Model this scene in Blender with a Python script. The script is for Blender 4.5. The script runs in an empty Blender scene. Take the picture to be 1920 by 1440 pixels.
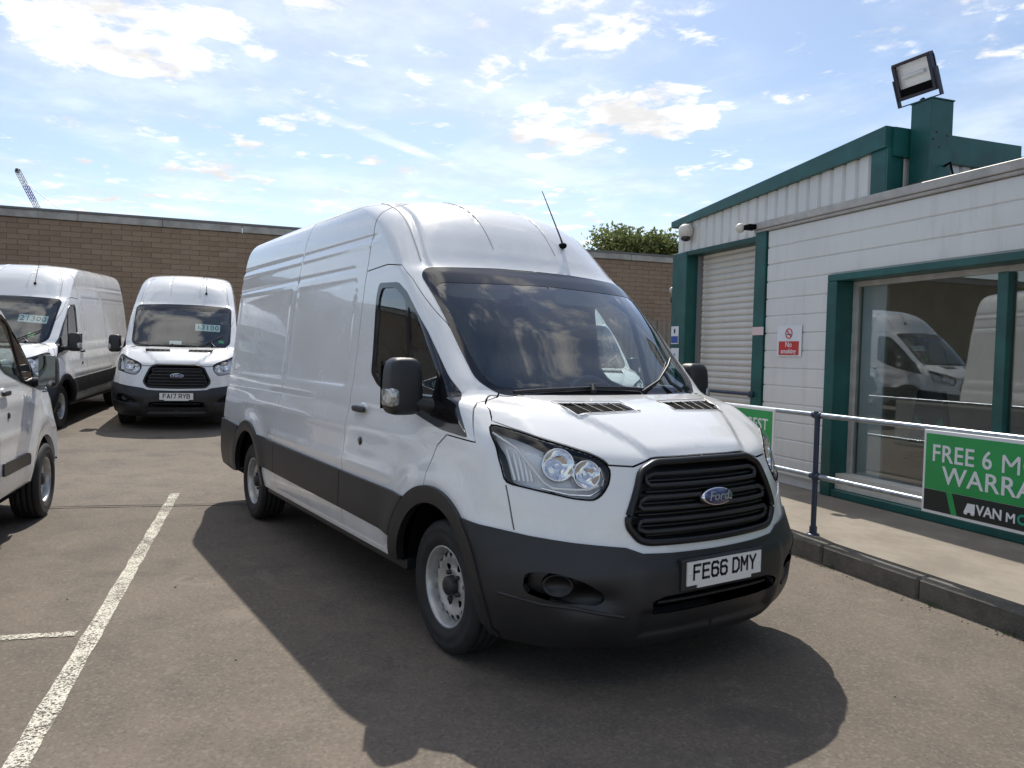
import bpy, bmesh, math, random
import numpy as np
from mathutils import Vector, Matrix, geometry
random.seed(7); rng = np.random.default_rng(11)
sc = bpy.context.scene; COL = sc.collection
SKY_STR = .112; SUN_E = 4.0; EXPO = .35; CLOUD_B = 11; CLOUD_G = 3.0; VEIL = .24
# cloud centres as sight lines of the photograph (start, end, width in the cloud plane, strength)
CLOUDS = [(-60, 10, 440, 130, .42, .50), (150, 90, 470, 150, .26, .42), (330, 20, 480, 70, .18, .46), (850, 20, 960, 30, .22, .42), (1070, 20, 1190, 110, .24, .46), (890, 90, 1030, 140, .22, .42),
 (1040, 170, 1400, 245, .36, .50), (950, 215, 1180, 290, .34, .40), (1560, 70, 1690, 90, .22, .30), (1440, 150, 1640, 210, .34, .28), (300, 290, 400, 350, .45, .30), (1300, 290, 1420, 310, .45, .28), (560, 385, 660, 395, .7, .34), (1880, 90, 1920, 100, .2, .2)]
# ---------------------------------------------------------------- camera
CP = (3.5403, -2.9138, 1.5869); YAW, PIT, ROL = 2.5588965, -.0374146, .0239465
def cam_axes():
    f = np.array([math.cos(PIT)*math.cos(YAW), math.cos(PIT)*math.sin(YAW), math.sin(PIT)])
    r = np.cross(f, [0, 0, 1]); r /= np.linalg.norm(r); u = np.cross(r, f); c, s = math.cos(ROL), math.sin(ROL)
    return c*r+s*u, -s*r+c*u, f
R_, U_, F_ = cam_axes()
cd = bpy.data.cameras.new('camera'); cam = bpy.data.objects.new('camera', cd); COL.objects.link(cam); sc.camera = cam
cam.matrix_world = Matrix(((R_[0], U_[0], -F_[0], CP[0]), (R_[1], U_[1], -F_[1], CP[1]), (R_[2], U_[2], -F_[2], CP[2]), (0, 0, 0, 1)))
cd.sensor_width = 36; cd.lens = 1441.84/1920*36; cd.clip_start = .05; cd.clip_end = 3000
# ---------------------------------------------------------------- sky, clouds, sun, exposure
SUN = Vector((-.71, .345, 1.0)).normalized()
elev = math.asin(SUN.z)
world = bpy.data.worlds.new('World'); sc.world = world; world.use_nodes = True
wt = world.node_tree; wt.nodes.clear()
def N(t, kind, **kw):
    n = t.nodes.new(kind)
    for k, v in kw.items():
        if k.startswith('i_'):
            key = k[2:]; n.inputs[int(key) if key.isdigit() else key.replace('_', ' ')].default_value = v
        else: setattr(n, k, v)
    return n
def MATH(t, op, a, b=None, c=None, clamp=False):
    n = t.nodes.new('ShaderNodeMath'); n.operation = op; n.use_clamp = clamp
    for i, v in enumerate((a, b, c)):
        if v is None: continue
        if isinstance(v, (int, float)): n.inputs[i].default_value = v
        else: t.links.new(v, n.inputs[i])
    return n.outputs[0]
def RAMP(t, fac, a, b, va=0, vb=1):
    n = t.nodes.new('ShaderNodeMapRange'); n.interpolation_type = 'SMOOTHSTEP'
    n.inputs[1].default_value = a; n.inputs[2].default_value = b; n.inputs[3].default_value = va; n.inputs[4].default_value = vb
    t.links.new(fac, n.inputs[0]); return n.outputs[0]
def MIX(t, fac, a, b):
    n = t.nodes.new('ShaderNodeMix'); n.data_type = 'RGBA'
    for s, v in ((n.inputs[0], fac), (n.inputs[6], a), (n.inputs[7], b)):
        if isinstance(v, (int, float)): s.default_value = v
        elif isinstance(v, tuple): s.default_value = v if len(v) == 4 else (*v, 1)
        else: t.links.new(v, s)
    return n.outputs[2]
sky = N(wt, 'ShaderNodeTexSky', sky_type='NISHITA', sun_disc=False, sun_elevation=elev, sun_rotation=math.atan2(SUN.x, SUN.y), air_density=1.0, dust_density=.75, ozone_density=1.0)
geo = N(wt, 'ShaderNodeTexCoord'); sep = N(wt, 'ShaderNodeSeparateXYZ'); wt.links.new(geo.outputs['Generated'], sep.inputs[0])
zc = MATH(wt, 'MAXIMUM', sep.outputs[2], .02); zc = MATH(wt, 'ADD', zc, .05)
px = MATH(wt, 'DIVIDE', sep.outputs[0], zc); py = MATH(wt, 'DIVIDE', sep.outputs[1], zc)
cmb = N(wt, 'ShaderNodeCombineXYZ'); wt.links.new(px, cmb.inputs[0]); wt.links.new(py, cmb.inputs[1])
def noise(t, vec, scale, detail=6, rough=.55, dist=0.0, w=None):
    n = N(t, 'ShaderNodeTexNoise'); n.inputs['Scale'].default_value = scale; n.inputs['Detail'].default_value = detail
    n.inputs['Roughness'].default_value = rough; n.inputs['Distortion'].default_value = dist
    if vec is not None: t.links.new(vec, n.inputs['Vector'])
    return n.outputs['Fac']
nb = noise(wt, cmb.outputs[0], 1.9, 10, .62, .25); ns = noise(wt, cmb.outputs[0], 5.5, 8, .6, .3)
nw = noise(wt, cmb.outputs[0], .55, 3, .5)
def blob(cx, cy, rx, ry, ang):
    """soft elliptical place in the cloud plane, 1 inside"""
    c, s = math.cos(ang), math.sin(ang)
    dx = MATH(wt, 'SUBTRACT', px, cx); dy = MATH(wt, 'SUBTRACT', py, cy)
    a = MATH(wt, 'ADD', MATH(wt, 'MULTIPLY', dx, c/rx), MATH(wt, 'MULTIPLY', dy, s/rx))
    b = MATH(wt, 'ADD', MATH(wt, 'MULTIPLY', dx, -s/ry), MATH(wt, 'MULTIPLY', dy, c/ry))
    r = MATH(wt, 'SQRT', MATH(wt, 'ADD', MATH(wt, 'MULTIPLY', a, a), MATH(wt, 'MULTIPLY', b, b)))
    return RAMP(wt, r, 0.25, 1.15, 1, 0)
def dirpx(x, y):
    d = (x-960)/1441.84*R_ + (720-y)/1441.84*U_ + F_; d /= np.linalg.norm(d); z = max(d[2], .02)+.05
    return d[0]/z, d[1]/z
cover = None
for (ax, ay, bx, by, wdt, amp) in CLOUDS:
    p, q = dirpx(ax, ay), dirpx(bx, by)
    L = math.hypot(q[0]-p[0], q[1]-p[1])/2+1e-6
    b = blob((p[0]+q[0])/2, (p[1]+q[1])/2, L*1.15, wdt, math.atan2(q[1]-p[1], q[0]-p[0]))
    b = MATH(wt, 'MULTIPLY', b, amp); cover = b if cover is None else MATH(wt, 'MAXIMUM', cover, b)
# broad cover overhead and behind, so reflections see a broken sky
over = MATH(wt, 'MULTIPLY', RAMP(wt, sep.outputs[2], .55, .85, 0, .26), 1.0)
low = MATH(wt, 'MULTIPLY', RAMP(wt, nw, .40, .60), .20)
cover = MATH(wt, 'MAXIMUM', cover, MATH(wt, 'ADD', over, low))
dens = MATH(wt, 'ADD', MATH(wt, 'ADD', MATH(wt, 'MULTIPLY', nb, 1.45), MATH(wt, 'MULTIPLY', ns, 1.75)), MATH(wt, 'ADD', cover, -1.10))
mask = RAMP(wt, dens, .76, 1.06)
veil = MATH(wt, 'MULTIPLY', RAMP(wt, noise(wt, cmb.outputs[0], .9, 6, .6, .4), .40, .62), VEIL)
# contrail: a thin diagonal band
p, q = dirpx(470, 160), dirpx(940, 350)
ca = math.atan2(q[1]-p[1], q[0]-p[0]); dx = MATH(wt, 'SUBTRACT', px, p[0]); dy = MATH(wt, 'SUBTRACT', py, p[1])
tt = MATH(wt, 'ADD', MATH(wt, 'MULTIPLY', dx, math.cos(ca)), MATH(wt, 'MULTIPLY', dy, math.sin(ca)))
vv = MATH(wt, 'ADD', MATH(wt, 'MULTIPLY', dx, -math.sin(ca)), MATH(wt, 'MULTIPLY', dy, math.cos(ca)))
LT = math.hypot(q[0]-p[0], q[1]-p[1])
vv = MATH(wt, 'ADD', vv, MATH(wt, 'MULTIPLY', MATH(wt, 'SUBTRACT', ns, .5), .05))
trail = MATH(wt, 'MULTIPLY', RAMP(wt, MATH(wt, 'ABSOLUTE', vv), .015, .06, 1, 0), MATH(wt, 'MULTIPLY', RAMP(wt, tt, 0, .15), RAMP(wt, tt, LT*.8, LT*1.05, 1, 0)))
trail = MATH(wt, 'MULTIPLY', trail, MATH(wt, 'ADD', MATH(wt, 'MULTIPLY', ns, .45), .02))
shade = RAMP(wt, noise(wt, cmb.outputs[0], 3.0, 6, .6), .35, .7)
glow = N(wt, 'ShaderNodeVectorMath', operation='DOT_PRODUCT'); wt.links.new(geo.outputs['Generated'], glow.inputs[0]); glow.inputs[1].default_value = SUN
gl = MATH(wt, 'POWER', MATH(wt, 'MAXIMUM', glow.outputs['Value'], 0), 5.0)
cb = MATH(wt, 'ADD', CLOUD_B, MATH(wt, 'MULTIPLY', gl, CLOUD_G))
vs = N(wt, 'ShaderNodeVectorMath', operation='SCALE'); vs.inputs[0].default_value = (1.0, .985, .97); wt.links.new(MATH(wt, 'MULTIPLY', cb, MATH(wt, 'ADD', .52, MATH(wt, 'MULTIPLY', shade, .48))), vs.inputs['Scale'])
m1 = MIX(wt, MATH(wt, 'MAXIMUM', veil, trail), sky.outputs[0], vs.outputs[0]); m2 = MIX(wt, MATH(wt, 'MULTIPLY', mask, .95), m1, vs.outputs[0])
bg = N(wt, 'ShaderNodeBackground'); wt.links.new(m2, bg.inputs[0]); bg.inputs[1].default_value = SKY_STR
wo = N(wt, 'ShaderNodeOutputWorld'); wt.links.new(bg.outputs[0], wo.inputs[0])
sl = bpy.data.lights.new('sun', 'SUN'); sl.energy = SUN_E; sl.angle = math.radians(.53); sl.color = (1, .94, .84)
so = bpy.data.objects.new('sun', sl); COL.objects.link(so); so.rotation_euler = SUN.to_track_quat('Z', 'Y').to_euler(); so.location = (0, 0, 30)
sc.view_settings.view_transform = 'Standard'; sc.view_settings.look = 'None'; sc.view_settings.gamma = 1; sc.view_settings.exposure = EXPO
try: sc.view_settings.use_curve_mapping = False
except Exception: pass
sc.render.engine = 'CYCLES'; sc.cycles.max_bounces = 8; sc.cycles.transparent_max_bounces = 12
# ---------------------------------------------------------------- materials
MATS = {}
def mat(name, col, rough=.5, metal=0, coat=0, spec=.5, build=None, bump=0, bscale=60, var=0, vscale=3, coatr=.03):
    m = bpy.data.materials.new(name); m.use_nodes = True; t = m.node_tree; b = t.nodes['Principled BSDF']
    b.inputs['Base Color'].default_value = (*col, 1); b.inputs['Roughness'].default_value = rough; b.inputs['Metallic'].default_value = metal
    b.inputs['Coat Weight'].default_value = coat; b.inputs['Coat Roughness'].default_value = coatr; b.inputs['Specular IOR Level'].default_value = spec
    tc = t.nodes.new('ShaderNodeTexCoord').outputs['Object']
    if var:
        f = noise(t, tc, vscale, 6, .6); c2 = MIX(t, RAMP(t, f, .3, .7), tuple(c*(1-var) for c in col), tuple(min(1, c*(1+var)) for c in col)); t.links.new(c2, b.inputs['Base Color'])
    if bump:
        n = noise(t, tc, bscale, 4, .6); bp = t.nodes.new('ShaderNodeBump'); bp.inputs['Strength'].default_value = bump; bp.inputs['Distance'].default_value = .01
        t.links.new(n, bp.inputs['Height']); t.links.new(bp.outputs[0], b.inputs['Normal'])
    if build: build(t, b, tc)
    MATS[name] = m; return m
def dirt_paint(t, b, tc):
    sp = t.nodes.new('ShaderNodeSeparateXYZ'); t.links.new(tc, sp.inputs[0])
    f = noise(t, tc, 5, 8, .7); g = RAMP(t, sp.outputs[2], .35, 1.1, .30, .03)
    c = MIX(t, MATH(t, 'MULTIPLY', RAMP(t, f, .35, .75), g), (.80, .805, .81), (.45, .41, .36)); t.links.new(c, b.inputs['Base Color'])
    r = RAMP(t, noise(t, tc, 2.2, 5, .6), .3, .7, .16, .3); t.links.new(r, b.inputs['Roughness'])
    n = noise(t, tc, 1.6, 2, .5); bp = t.nodes.new('ShaderNodeBump'); bp.inputs['Strength'].default_value = .12; bp.inputs['Distance'].default_value = .006
    t.links.new(n, bp.inputs['Height']); t.links.new(bp.outputs[0], b.inputs['Normal']); t.links.new(bp.outputs[0], b.inputs['Coat Normal'])
mat('van_white', (.8, .8, .82), .25, coat=.9, build=dirt_paint)
mat('black_plastic', (.019, .019, .021), .42, bump=.15, bscale=900, var=.2, vscale=4)
mat('grille_black', (.006, .006, .007), .38)
mat('gloss_black', (.008, .008, .01), .07, coat=.4)
mat('dark', (.006, .006, .007), .9, spec=.1)
mat('rubber', (.016, .016, .017), .68, bump=.15, bscale=300, var=.3, vscale=9)
mat('silver', (.50, .50, .49), .38, metal=.55, var=.15, vscale=12)
mat('chrome', (.8, .8, .82), .06, metal=1)
mat('reflector', (.92, .93, .94), .36, metal=.1, coat=.5)
mat('amber', (.75, .22, .02), .25, coat=.5)
mat('plate_white', (.78, .78, .76), .3, coat=.3)
mat('plate_yellow', (.75, .55, .05), .3, coat=.3)
mat('print_black', (.012, .013, .03), .4)
mat('badge_blue', (.01, .025, .12), .15, coat=1)
mat('seat_cloth', (.06, .062, .07), .9, var=.2, vscale=20)
mat('interior_grey', (.20, .205, .21), .75)
mat('dash_grey', (.05, .055, .06), .6)
mat('price_board', (.55, .68, .66), .5); mat('paper', (.8, .82, .8), .6)
mat('tag_green', (.05, .45, .12), .5)
def glass_mat(name, tint, gl=1.0, ior=1.52, kk=1.9):
    m = bpy.data.materials.new(name); m.use_nodes = True; t = m.node_tree; t.nodes.clear()
    tr = N(t, 'ShaderNodeBsdfTransparent'); tr.inputs[0].default_value = (*tint, 1); g = N(t, 'ShaderNodeBsdfGlossy'); g.inputs['Roughness'].default_value = .015; g.inputs[0].default_value = (gl, gl, gl, 1)
    fr = N(t, 'ShaderNodeFresnel'); gg = t.nodes.new('ShaderNodeNewGeometry'); t.links.new(MATH(t, 'ADD', MATH(t, 'MULTIPLY', gg.outputs['Backfacing'], 1/ior-ior), ior), fr.inputs[0])
    mx = N(t, 'ShaderNodeMixShader'); k = MATH(t, 'MULTIPLY', fr.outputs[0], kk, clamp=True)
    t.links.new(k, mx.inputs[0]); t.links.new(tr.outputs[0], mx.inputs[1]); t.links.new(g.outputs[0], mx.inputs[2])
    o = N(t, 'ShaderNodeOutputMaterial'); t.links.new(mx.outputs[0], o.inputs[0]); MATS[name] = m
glass_mat('windscreen_glass', (.86, .92, .90), kk=2.3); glass_mat('side_glass', (.80, .90, .87)); mat('mirror_silver', (.13, .14, .15), .04, metal=1); mat('indicator_clear', (.42, .42, .40), .15, metal=.5, coat=.6, var=.4, vscale=40); glass_mat('lens', (.96, .965, .97), kk=1.0); glass_mat('office_glass', (.80, .83, .82), ior=1.5, kk=2.6)
# ---------------------------------------------------------------- object helpers
def link(name, me, m=None, parent=None, **pr):
    o = bpy.data.objects.new(name, me); COL.objects.link(o)
    if m and me is not None and len(me.materials) == 0: me.materials.append(MATS[m] if isinstance(m, str) else m)
    if parent is not None: o.parent = parent
    for k, v in pr.items(): o[k] = v
    return o
def empty(name, loc=(0, 0, 0), rz=0, label=None, category=None, group=None, tilt=0):
    o = bpy.data.objects.new(name, None); COL.objects.link(o); o.location = loc; o.rotation_euler = (0, tilt, rz); o.empty_display_size = .3
    if label: o['label'] = label
    if category: o['category'] = category
    if group: o['group'] = group
    return o
class MB:
    def __init__(s): s.v = []; s.f = []; s.n = []; s.sm = []
    def add(s, V, F, smooth=False, Nn=None):
        k = len(s.v); V = [tuple(map(float, p)) for p in V]; s.v += V; s.f += [tuple(int(i)+k for i in f) for f in F]; s.sm += [smooth]*len(F)
        s.n += ([tuple(map(float, q)) for q in Nn] if Nn is not None else [(0., 0., 0.)]*len(V)); return s
    def box(s, x0, x1, y0, y1, z0, z1, M=None):
        V = [(x, y, z) for x in (x0, x1) for y in (y0, y1) for z in (z0, z1)]
        if M: V = [M(*p) for p in V]
        return s.add(V, [(0, 1, 3, 2), (4, 6, 7, 5), (0, 4, 5, 1), (2, 3, 7, 6), (0, 2, 6, 4), (1, 5, 7, 3)])
    def tube(s, pts, r, n=8, cap=True, flat=1.0):
        P = [Vector(p) for p in pts]; V = []; F = []; L = len(P); rr = r if isinstance(r, (list, tuple)) else [r]*L
        ref = Vector((0, 0, 1))
        for i, p in enumerate(P):
            d = (P[min(i+1, L-1)]-P[max(i-1, 0)]).normalized()
            if abs(d.dot(ref)) > .95: a = d.cross(Vector((0, 1, 0))).normalized()
            else: a = d.cross(ref).normalized()
            b = a.cross(d).normalized()
            for k in range(n): t = 2*math.pi*k/n; V.append(p + a*(math.cos(t)*rr[i]) + b*(math.sin(t)*rr[i]*flat))
        for i in range(L-1):
            for k in range(n): F.append((i*n+k, i*n+(k+1) % n, (i+1)*n+(k+1) % n, (i+1)*n+k))
        s.add(V, F, True)
        if cap: s.add(V[:n], [tuple(range(n))[::-1]]); s.add(V[-n:], [tuple(range(n))])
        return s
    def lathe(s, prof, n=48, M=None, smooth=True):
        """profile of (axis, radius); axis along -Y"""
        V = []; F = []; L = len(prof)
        for (a, r) in prof:
            for k in range(n): t = 2*math.pi*k/n; V.append((r*math.cos(t), -a, r*math.sin(t)))
        if M: V = [M(*p) for p in V]
        for i in range(L-1):
            for k in range(n): F.append((i*n+k, i*n+(k+1) % n, (i+1)*n+(k+1) % n, (i+1)*n+k))
        return s.add(V, F, smooth)
    def superell(s, c, r, p=4, n=18, tap=0):
        V = []; F = []; m = n//2
        def sg(v, e): return math.copysign(abs(v)**e, v)
        for i in range(m+1):
            ph = -math.pi/2+math.pi*i/m
            for k in range(n):
                th = 2*math.pi*k/n; z = sg(math.sin(ph), 2/p); q = sg(math.cos(ph), 2/p)
                w = 1+tap*z
                V.append((c[0]+r[0]*w*q*sg(math.cos(th), 2/p), c[1]+r[1]*w*q*sg(math.sin(th), 2/p), c[2]+r[2]*z))
        for i in range(m):
            for k in range(n): F.append((i*n+k, i*n+(k+1) % n, (i+1)*n+(k+1) % n, (i+1)*n+k))
        return s.add(V, F, True)
    def mesh(s, name, bevel=0, fix=True):
        me = bpy.data.meshes.new(name); me.from_pydata(s.v, [], s.f)
        me.polygons.foreach_set('use_smooth', s.sm)
        nn = np.array(s.n) if s.n else np.zeros((0, 3))
        if len(nn) and np.abs(nn).sum() > 0:
            me.validate(); me.update(); me.normals_split_custom_set_from_vertices([tuple(v) for v in nn.tolist()])
        elif fix or bevel:
            bm = bmesh.new(); bm.from_mesh(me)
            if bevel:
                bmesh.ops.remove_doubles(bm, verts=bm.verts, dist=1e-5)
                bmesh.ops.bevel(bm, geom=[e for e in bm.edges if e.calc_face_angle(0) > .6], offset=bevel, segments=1, affect='EDGES')
            bmesh.ops.recalc_face_normals(bm, faces=bm.faces); bm.to_mesh(me); bm.free()
        me.update(); return me
    def build(s, name, m, parent=None, bevel=0, fix=True, **pr): return link(name, s.mesh(name, bevel, fix), m, parent, **pr)
def text(body, size, origin, X, Y, m, parent, name='lettering', sx=1.0, align='CENTER', bold=0, shear=0, ext=.0012, sp=1.0):
    cu = bpy.data.curves.new('t', 'FONT'); cu.body = body; cu.size = size; cu.align_x = align; cu.align_y = 'CENTER'; cu.extrude = ext; cu.offset = bold; cu.shear = shear; cu.space_character = sp; cu.resolution_u = 4
    o = bpy.data.objects.new('t', cu); COL.objects.link(o); dg = bpy.context.evaluated_depsgraph_get(); me = bpy.data.meshes.new_from_object(o.evaluated_get(dg)); me.name = name
    bpy.data.objects.remove(o)
    X = Vector(X).normalized(); Y = Vector(Y).normalized(); Z = X.cross(Y)
    Mx = Matrix(((X.x*sx, Y.x, Z.x, origin[0]), (X.y*sx, Y.y, Z.y, origin[1]), (X.z*sx, Y.z, Z.z, origin[2]), (0, 0, 0, 1)))
    me.transform(Mx); me.materials.clear()
    return link(name, me, m, parent)
GLY = {'F': [[(0, 0), (0, 1), (1, 1)], [(0, .53), (.8, .53)]], 'E': [[(1, 0), (0, 0), (0, 1), (1, 1)], [(0, .52), (.85, .52)]], '6': [[(1, .88), (.8, 1), (.2, 1), (0, .85), (0, .15), (.2, 0), (.8, 0), (1, .15), (1, .42), (.8, .57), (0, .57)]],
 'D': [[(0, 0), (0, 1), (.62, 1), (1, .78), (1, .22), (.62, 0), (0, 0)]], 'M': [[(0, 0), (0, 1), (.5, .42), (1, 1), (1, 0)]], 'Y': [[(0, 1), (.5, .48), (1, 1)], [(.5, .48), (.5, 0)]], 'A': [[(0, 0), (.5, 1), (1, 0)], [(.2, .28), (.8, .28)]],
 '1': [[(.5, 0), (.5, 1)]], '7': [[(0, 1), (1, 1), (.4, 0)]], 'R': [[(0, 0), (0, 1), (.8, 1), (1, .85), (1, .6), (.8, .46), (0, .46)], [(.5, .46), (1, 0)]], 'B': [[(0, 0), (0, 1), (.75, 1), (.95, .85), (.95, .65), (.75, .53), (0, .53)], [(.75, .53), (1, .38), (1, .15), (.8, 0), (0, 0)]]}
def plate_text(body, x0, zc, parent):
    w, h, st, gap = .042, .066, .0065, .019; tot = sum(.026 if c == ' ' else (w*(.35 if c == '1' else 1)+gap) for c in body)-gap; y = -tot/2
    for c in body:
        if c == ' ': y += .026; continue
        ww = w*(.35 if c == '1' else 1); mb = MB()
        for pl in GLY[c]:
            P = [np.array((y+a*ww, zc+(b-.5)*h)) for a, b in pl]
            for a, b in zip(P[:-1], P[1:]):
                d = (b-a)/np.linalg.norm(b-a); n = np.array((-d[1], d[0]))*st; a2 = a-d*st*.8; b2 = b+d*st*.8
                q = [a2-n, b2-n, b2+n, a2+n]; mb.add([(x0, *p) for p in q]+[(x0+.0008, *p) for p in q], [(4, 5, 6, 7), (0, 1, 5, 4), (1, 2, 6, 5), (2, 3, 7, 6), (3, 0, 4, 7)])
        o = mb.build('lettering', 'print_black', parent, fix=False); y += ww+gap
def copy_tree(o, parent=None):
    c = o.copy(); COL.objects.link(c)
    if parent is not None: c.parent = parent
    for ch in list(o.children): copy_tree(ch, c)
    return c
def dens(poly, step=.03, closed=True):
    out = []; n = len(poly)
    for i in range(n if closed else n-1):
        a, b = np.array(poly[i], float), np.array(poly[(i+1) % n], float); k = max(1, int(np.ceil(np.linalg.norm(b-a)/step)))
        for j in range(k): out.append(a+(b-a)*j/k)
    if not closed: out.append(np.array(poly[-1], float))
    return np.array(out)
def rnd(poly, r=.04, k=3):
    """round the corners of a polygon"""
    out = []; n = len(poly); P = [np.array(p, float) for p in poly]
    for i in range(n):
        a, b, c = P[i-1], P[i], P[(i+1) % n]; da, dc = np.linalg.norm(a-b), np.linalg.norm(c-b); q = min(r, da*.45, dc*.45)
        p0 = b+(a-b)/da*q; p1 = b+(c-b)/dc*q
        for j in range(k+1): t = j/k; out.append((1-t)**2*p0+2*t*(1-t)*b+t*t*p1)
    return out
def pip(poly, pts):
    x, y = pts[:, 0], pts[:, 1]; ins = np.zeros(len(pts), bool); n = len(poly); j = n-1
    for i in range(n):
        xi, yi = poly[i]; xj, yj = poly[j]
        c = ((yi > y) != (yj > y)) & (x < (xj-xi)*(y-yi)/((yj-yi) if yj != yi else 1e-12)+xi); ins ^= c; j = i
    return ins
def pdist(line, pts):
    d = np.full(len(pts), 9.)
    for a, b in zip(line[:-1], line[1:]):
        ab = b-a; L = ab@ab+1e-12; t = np.clip((pts-a)@ab/L, 0, 1); d = np.minimum(d, np.linalg.norm(pts-(a+t[:, None]*ab), axis=1))
    return d
def cdt(loops, grid):
    """loops: list of (points, closed) in the plane; returns verts, tris"""
    V = []; E = []
    for pts, closed in loops:
        k = len(V); V += [Vector((float(a), float(b))) for a, b in pts]; n = len(pts)
        E += [(k+i, k+(i+1) % n) for i in range(n if closed else n-1)]
    V += [Vector((float(a), float(b))) for a, b in grid]
    r = geometry.delaunay_2d_cdt(V, E, [], 0, 1e-5)
    return np.array([tuple(v) for v in r[0]]), np.array([f for f in r[2] if len(f) == 3])
# ---------------------------------------------------------------- van body surface (pure numpy)
def pchip(xk, yk, x):
    xk = np.asarray(xk, float); yk = np.asarray(yk, float); h = np.diff(xk); dl = np.diff(yk) / h
    m = np.zeros(len(xk)); m[0] = dl[0]; m[-1] = dl[-1]
    for i in range(1, len(xk) - 1):
        if dl[i-1] * dl[i] > 0:
            w1 = 2*h[i] + h[i-1]; w2 = h[i] + 2*h[i-1]
            m[i] = (w1 + w2) / (w1/dl[i-1] + w2/dl[i])
    x = np.clip(x, xk[0], xk[-1]); i = np.clip(np.searchsorted(xk, x) - 1, 0, len(xk) - 2)
    t = (x - xk[i]) / h[i]
    return ((2*t**3-3*t**2+1)*yk[i] + (t**3-2*t**2+t)*h[i]*m[i] + (-2*t**3+3*t**2)*yk[i+1] + (t**3-t**2)*h[i]*m[i+1])
def sst(a, b, x):
    t = np.clip((x - a) / (b - a), 0, 1); return t*t*(3-2*t)
def gau(x, s): return np.exp(-(x/s)**2)
class Shape:
    """plan section at height z: front superellipse, straight side, rear corner; a in 0..3"""
    def __init__(s, tab, xr, disp, lend=4.8):
        T = np.array(tab, float).T; s.z0, s.z1 = T[0][0], T[0][-1]
        zz = np.concatenate([np.linspace(s.z0, T[0][-6], 500)[:-1], T[0][-6] + (s.z1-T[0][-6])*(1-(1-np.linspace(0, 1, 400))**2)])
        s.zz = zz; s.c = [pchip(T[0], T[k], zz) for k in range(1, 5)]; s.xrk = pchip(T[0], T[5], zz)
        xf, d, w, m = s.c
        s.U = np.concatenate([[0], np.cumsum(np.sqrt(np.diff(zz)**2 + np.diff(w)**2 + (.45*np.diff(xf))**2))])
        s.disp = disp; s.L1, s.L2, s.L3 = 1.25, lend, .95
    def zu(s, U): return np.interp(U, s.U, s.zz)
    def uz(s, z): return np.interp(z, s.zz, s.U)
    def prm(s, z): return [np.interp(z, s.zz, c) for c in s.c] + [np.interp(z, s.zz, s.xrk)]
    def SofA(s, a): return np.where(a < 1, a*s.L1, np.where(a < 2, s.L1+(a-1)*s.L2, s.L1+s.L2+(a-2)*s.L3))
    def AofS(s, S): return np.where(S < s.L1, S/s.L1, np.where(S < s.L1+s.L2, 1+(S-s.L1)/s.L2, 2+(S-s.L1-s.L2)/s.L3))
    def base(s, S, U):
        S = np.asarray(S, float); z = s.zu(U); a = s.AofS(S); xf, d, w, m, xr = s.prm(z)
        rr = np.minimum(.14, w*.6)
        Y = np.sin(np.clip(a, 0, 1)*np.pi/2); X = d*np.sqrt(np.maximum(0, 1-Y**m))
        xs = xf - d; xe = xr + rr
        x1 = xs + X; y1 = w*Y
        x2 = xs + (xe-xs)*(a-1); y2 = w
        q = np.clip(3-a, 0, 1); Yr = np.sin(q*np.pi/2)
        x3 = xe - rr*np.sqrt(np.maximum(0, 1-Yr**12)); y3 = w*Yr
        x = np.where(a < 1, x1, np.where(a < 2, x2, x3)); y = np.where(a < 1, y1, np.where(a < 2, y2, y3))
        # slight barrel of the long side
        y = y - .02*np.clip((-x-2.0)/3.0, 0, 1)**2*np.where(a > 1, 1, 0)*(y > .4)
        return np.stack([x, y, z+0*x], -1)
    def nrm(s, f, S, U, e=.004):
        Sa = np.maximum(S-e, 0); du = f(S, U+e) - f(S, U-e); ds = f(S+e, U) - f(Sa, U)
        n = np.cross(ds, du); n /= np.linalg.norm(n, axis=-1, keepdims=True)+1e-12
        ctr = S < 1e-4
        n[ctr, 1] = 0; n /= np.linalg.norm(n, axis=-1, keepdims=True)+1e-12
        return n
    def F(s, S, U):
        S = np.asarray(S, float); U = np.asarray(U, float)
        P = s.base(S, U)
        if s.disp is None: return P
        n = s.nrm(s.base, S, U)
        return P + n*s.disp(P, n)[..., None]
    def PN(s, S, U):
        S = np.atleast_1d(np.asarray(S, float)); U = np.atleast_1d(np.asarray(U, float))
        return s.F(S, U), s.nrm(s.F, S, U, .003)
    # inverse maps to the domain
    def front(s, y, z):
        y = np.asarray(y, float); z = np.asarray(z, float); xf, d, w, m, xr = s.prm(z)
        return s.SofA(np.arcsin(np.clip(y/w, 0, 1))*2/np.pi), s.uz(z)
    def side(s, x, z):
        x = np.asarray(x, float); z = np.asarray(z, float); xf, d, w, m, xr = s.prm(z)
        rr = np.minimum(.14, w*.6); xs = xf-d; xe = xr+rr
        X = np.clip((x-xs)/d, 0, 1); Y = (1-X**2)**(1/m); a1 = np.arcsin(np.clip(Y, 0, 1))*2/np.pi
        a2 = 1+(x-xs)/(xe-xs)
        return s.SofA(np.where(x > xs, a1, a2)), s.uz(z)
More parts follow.
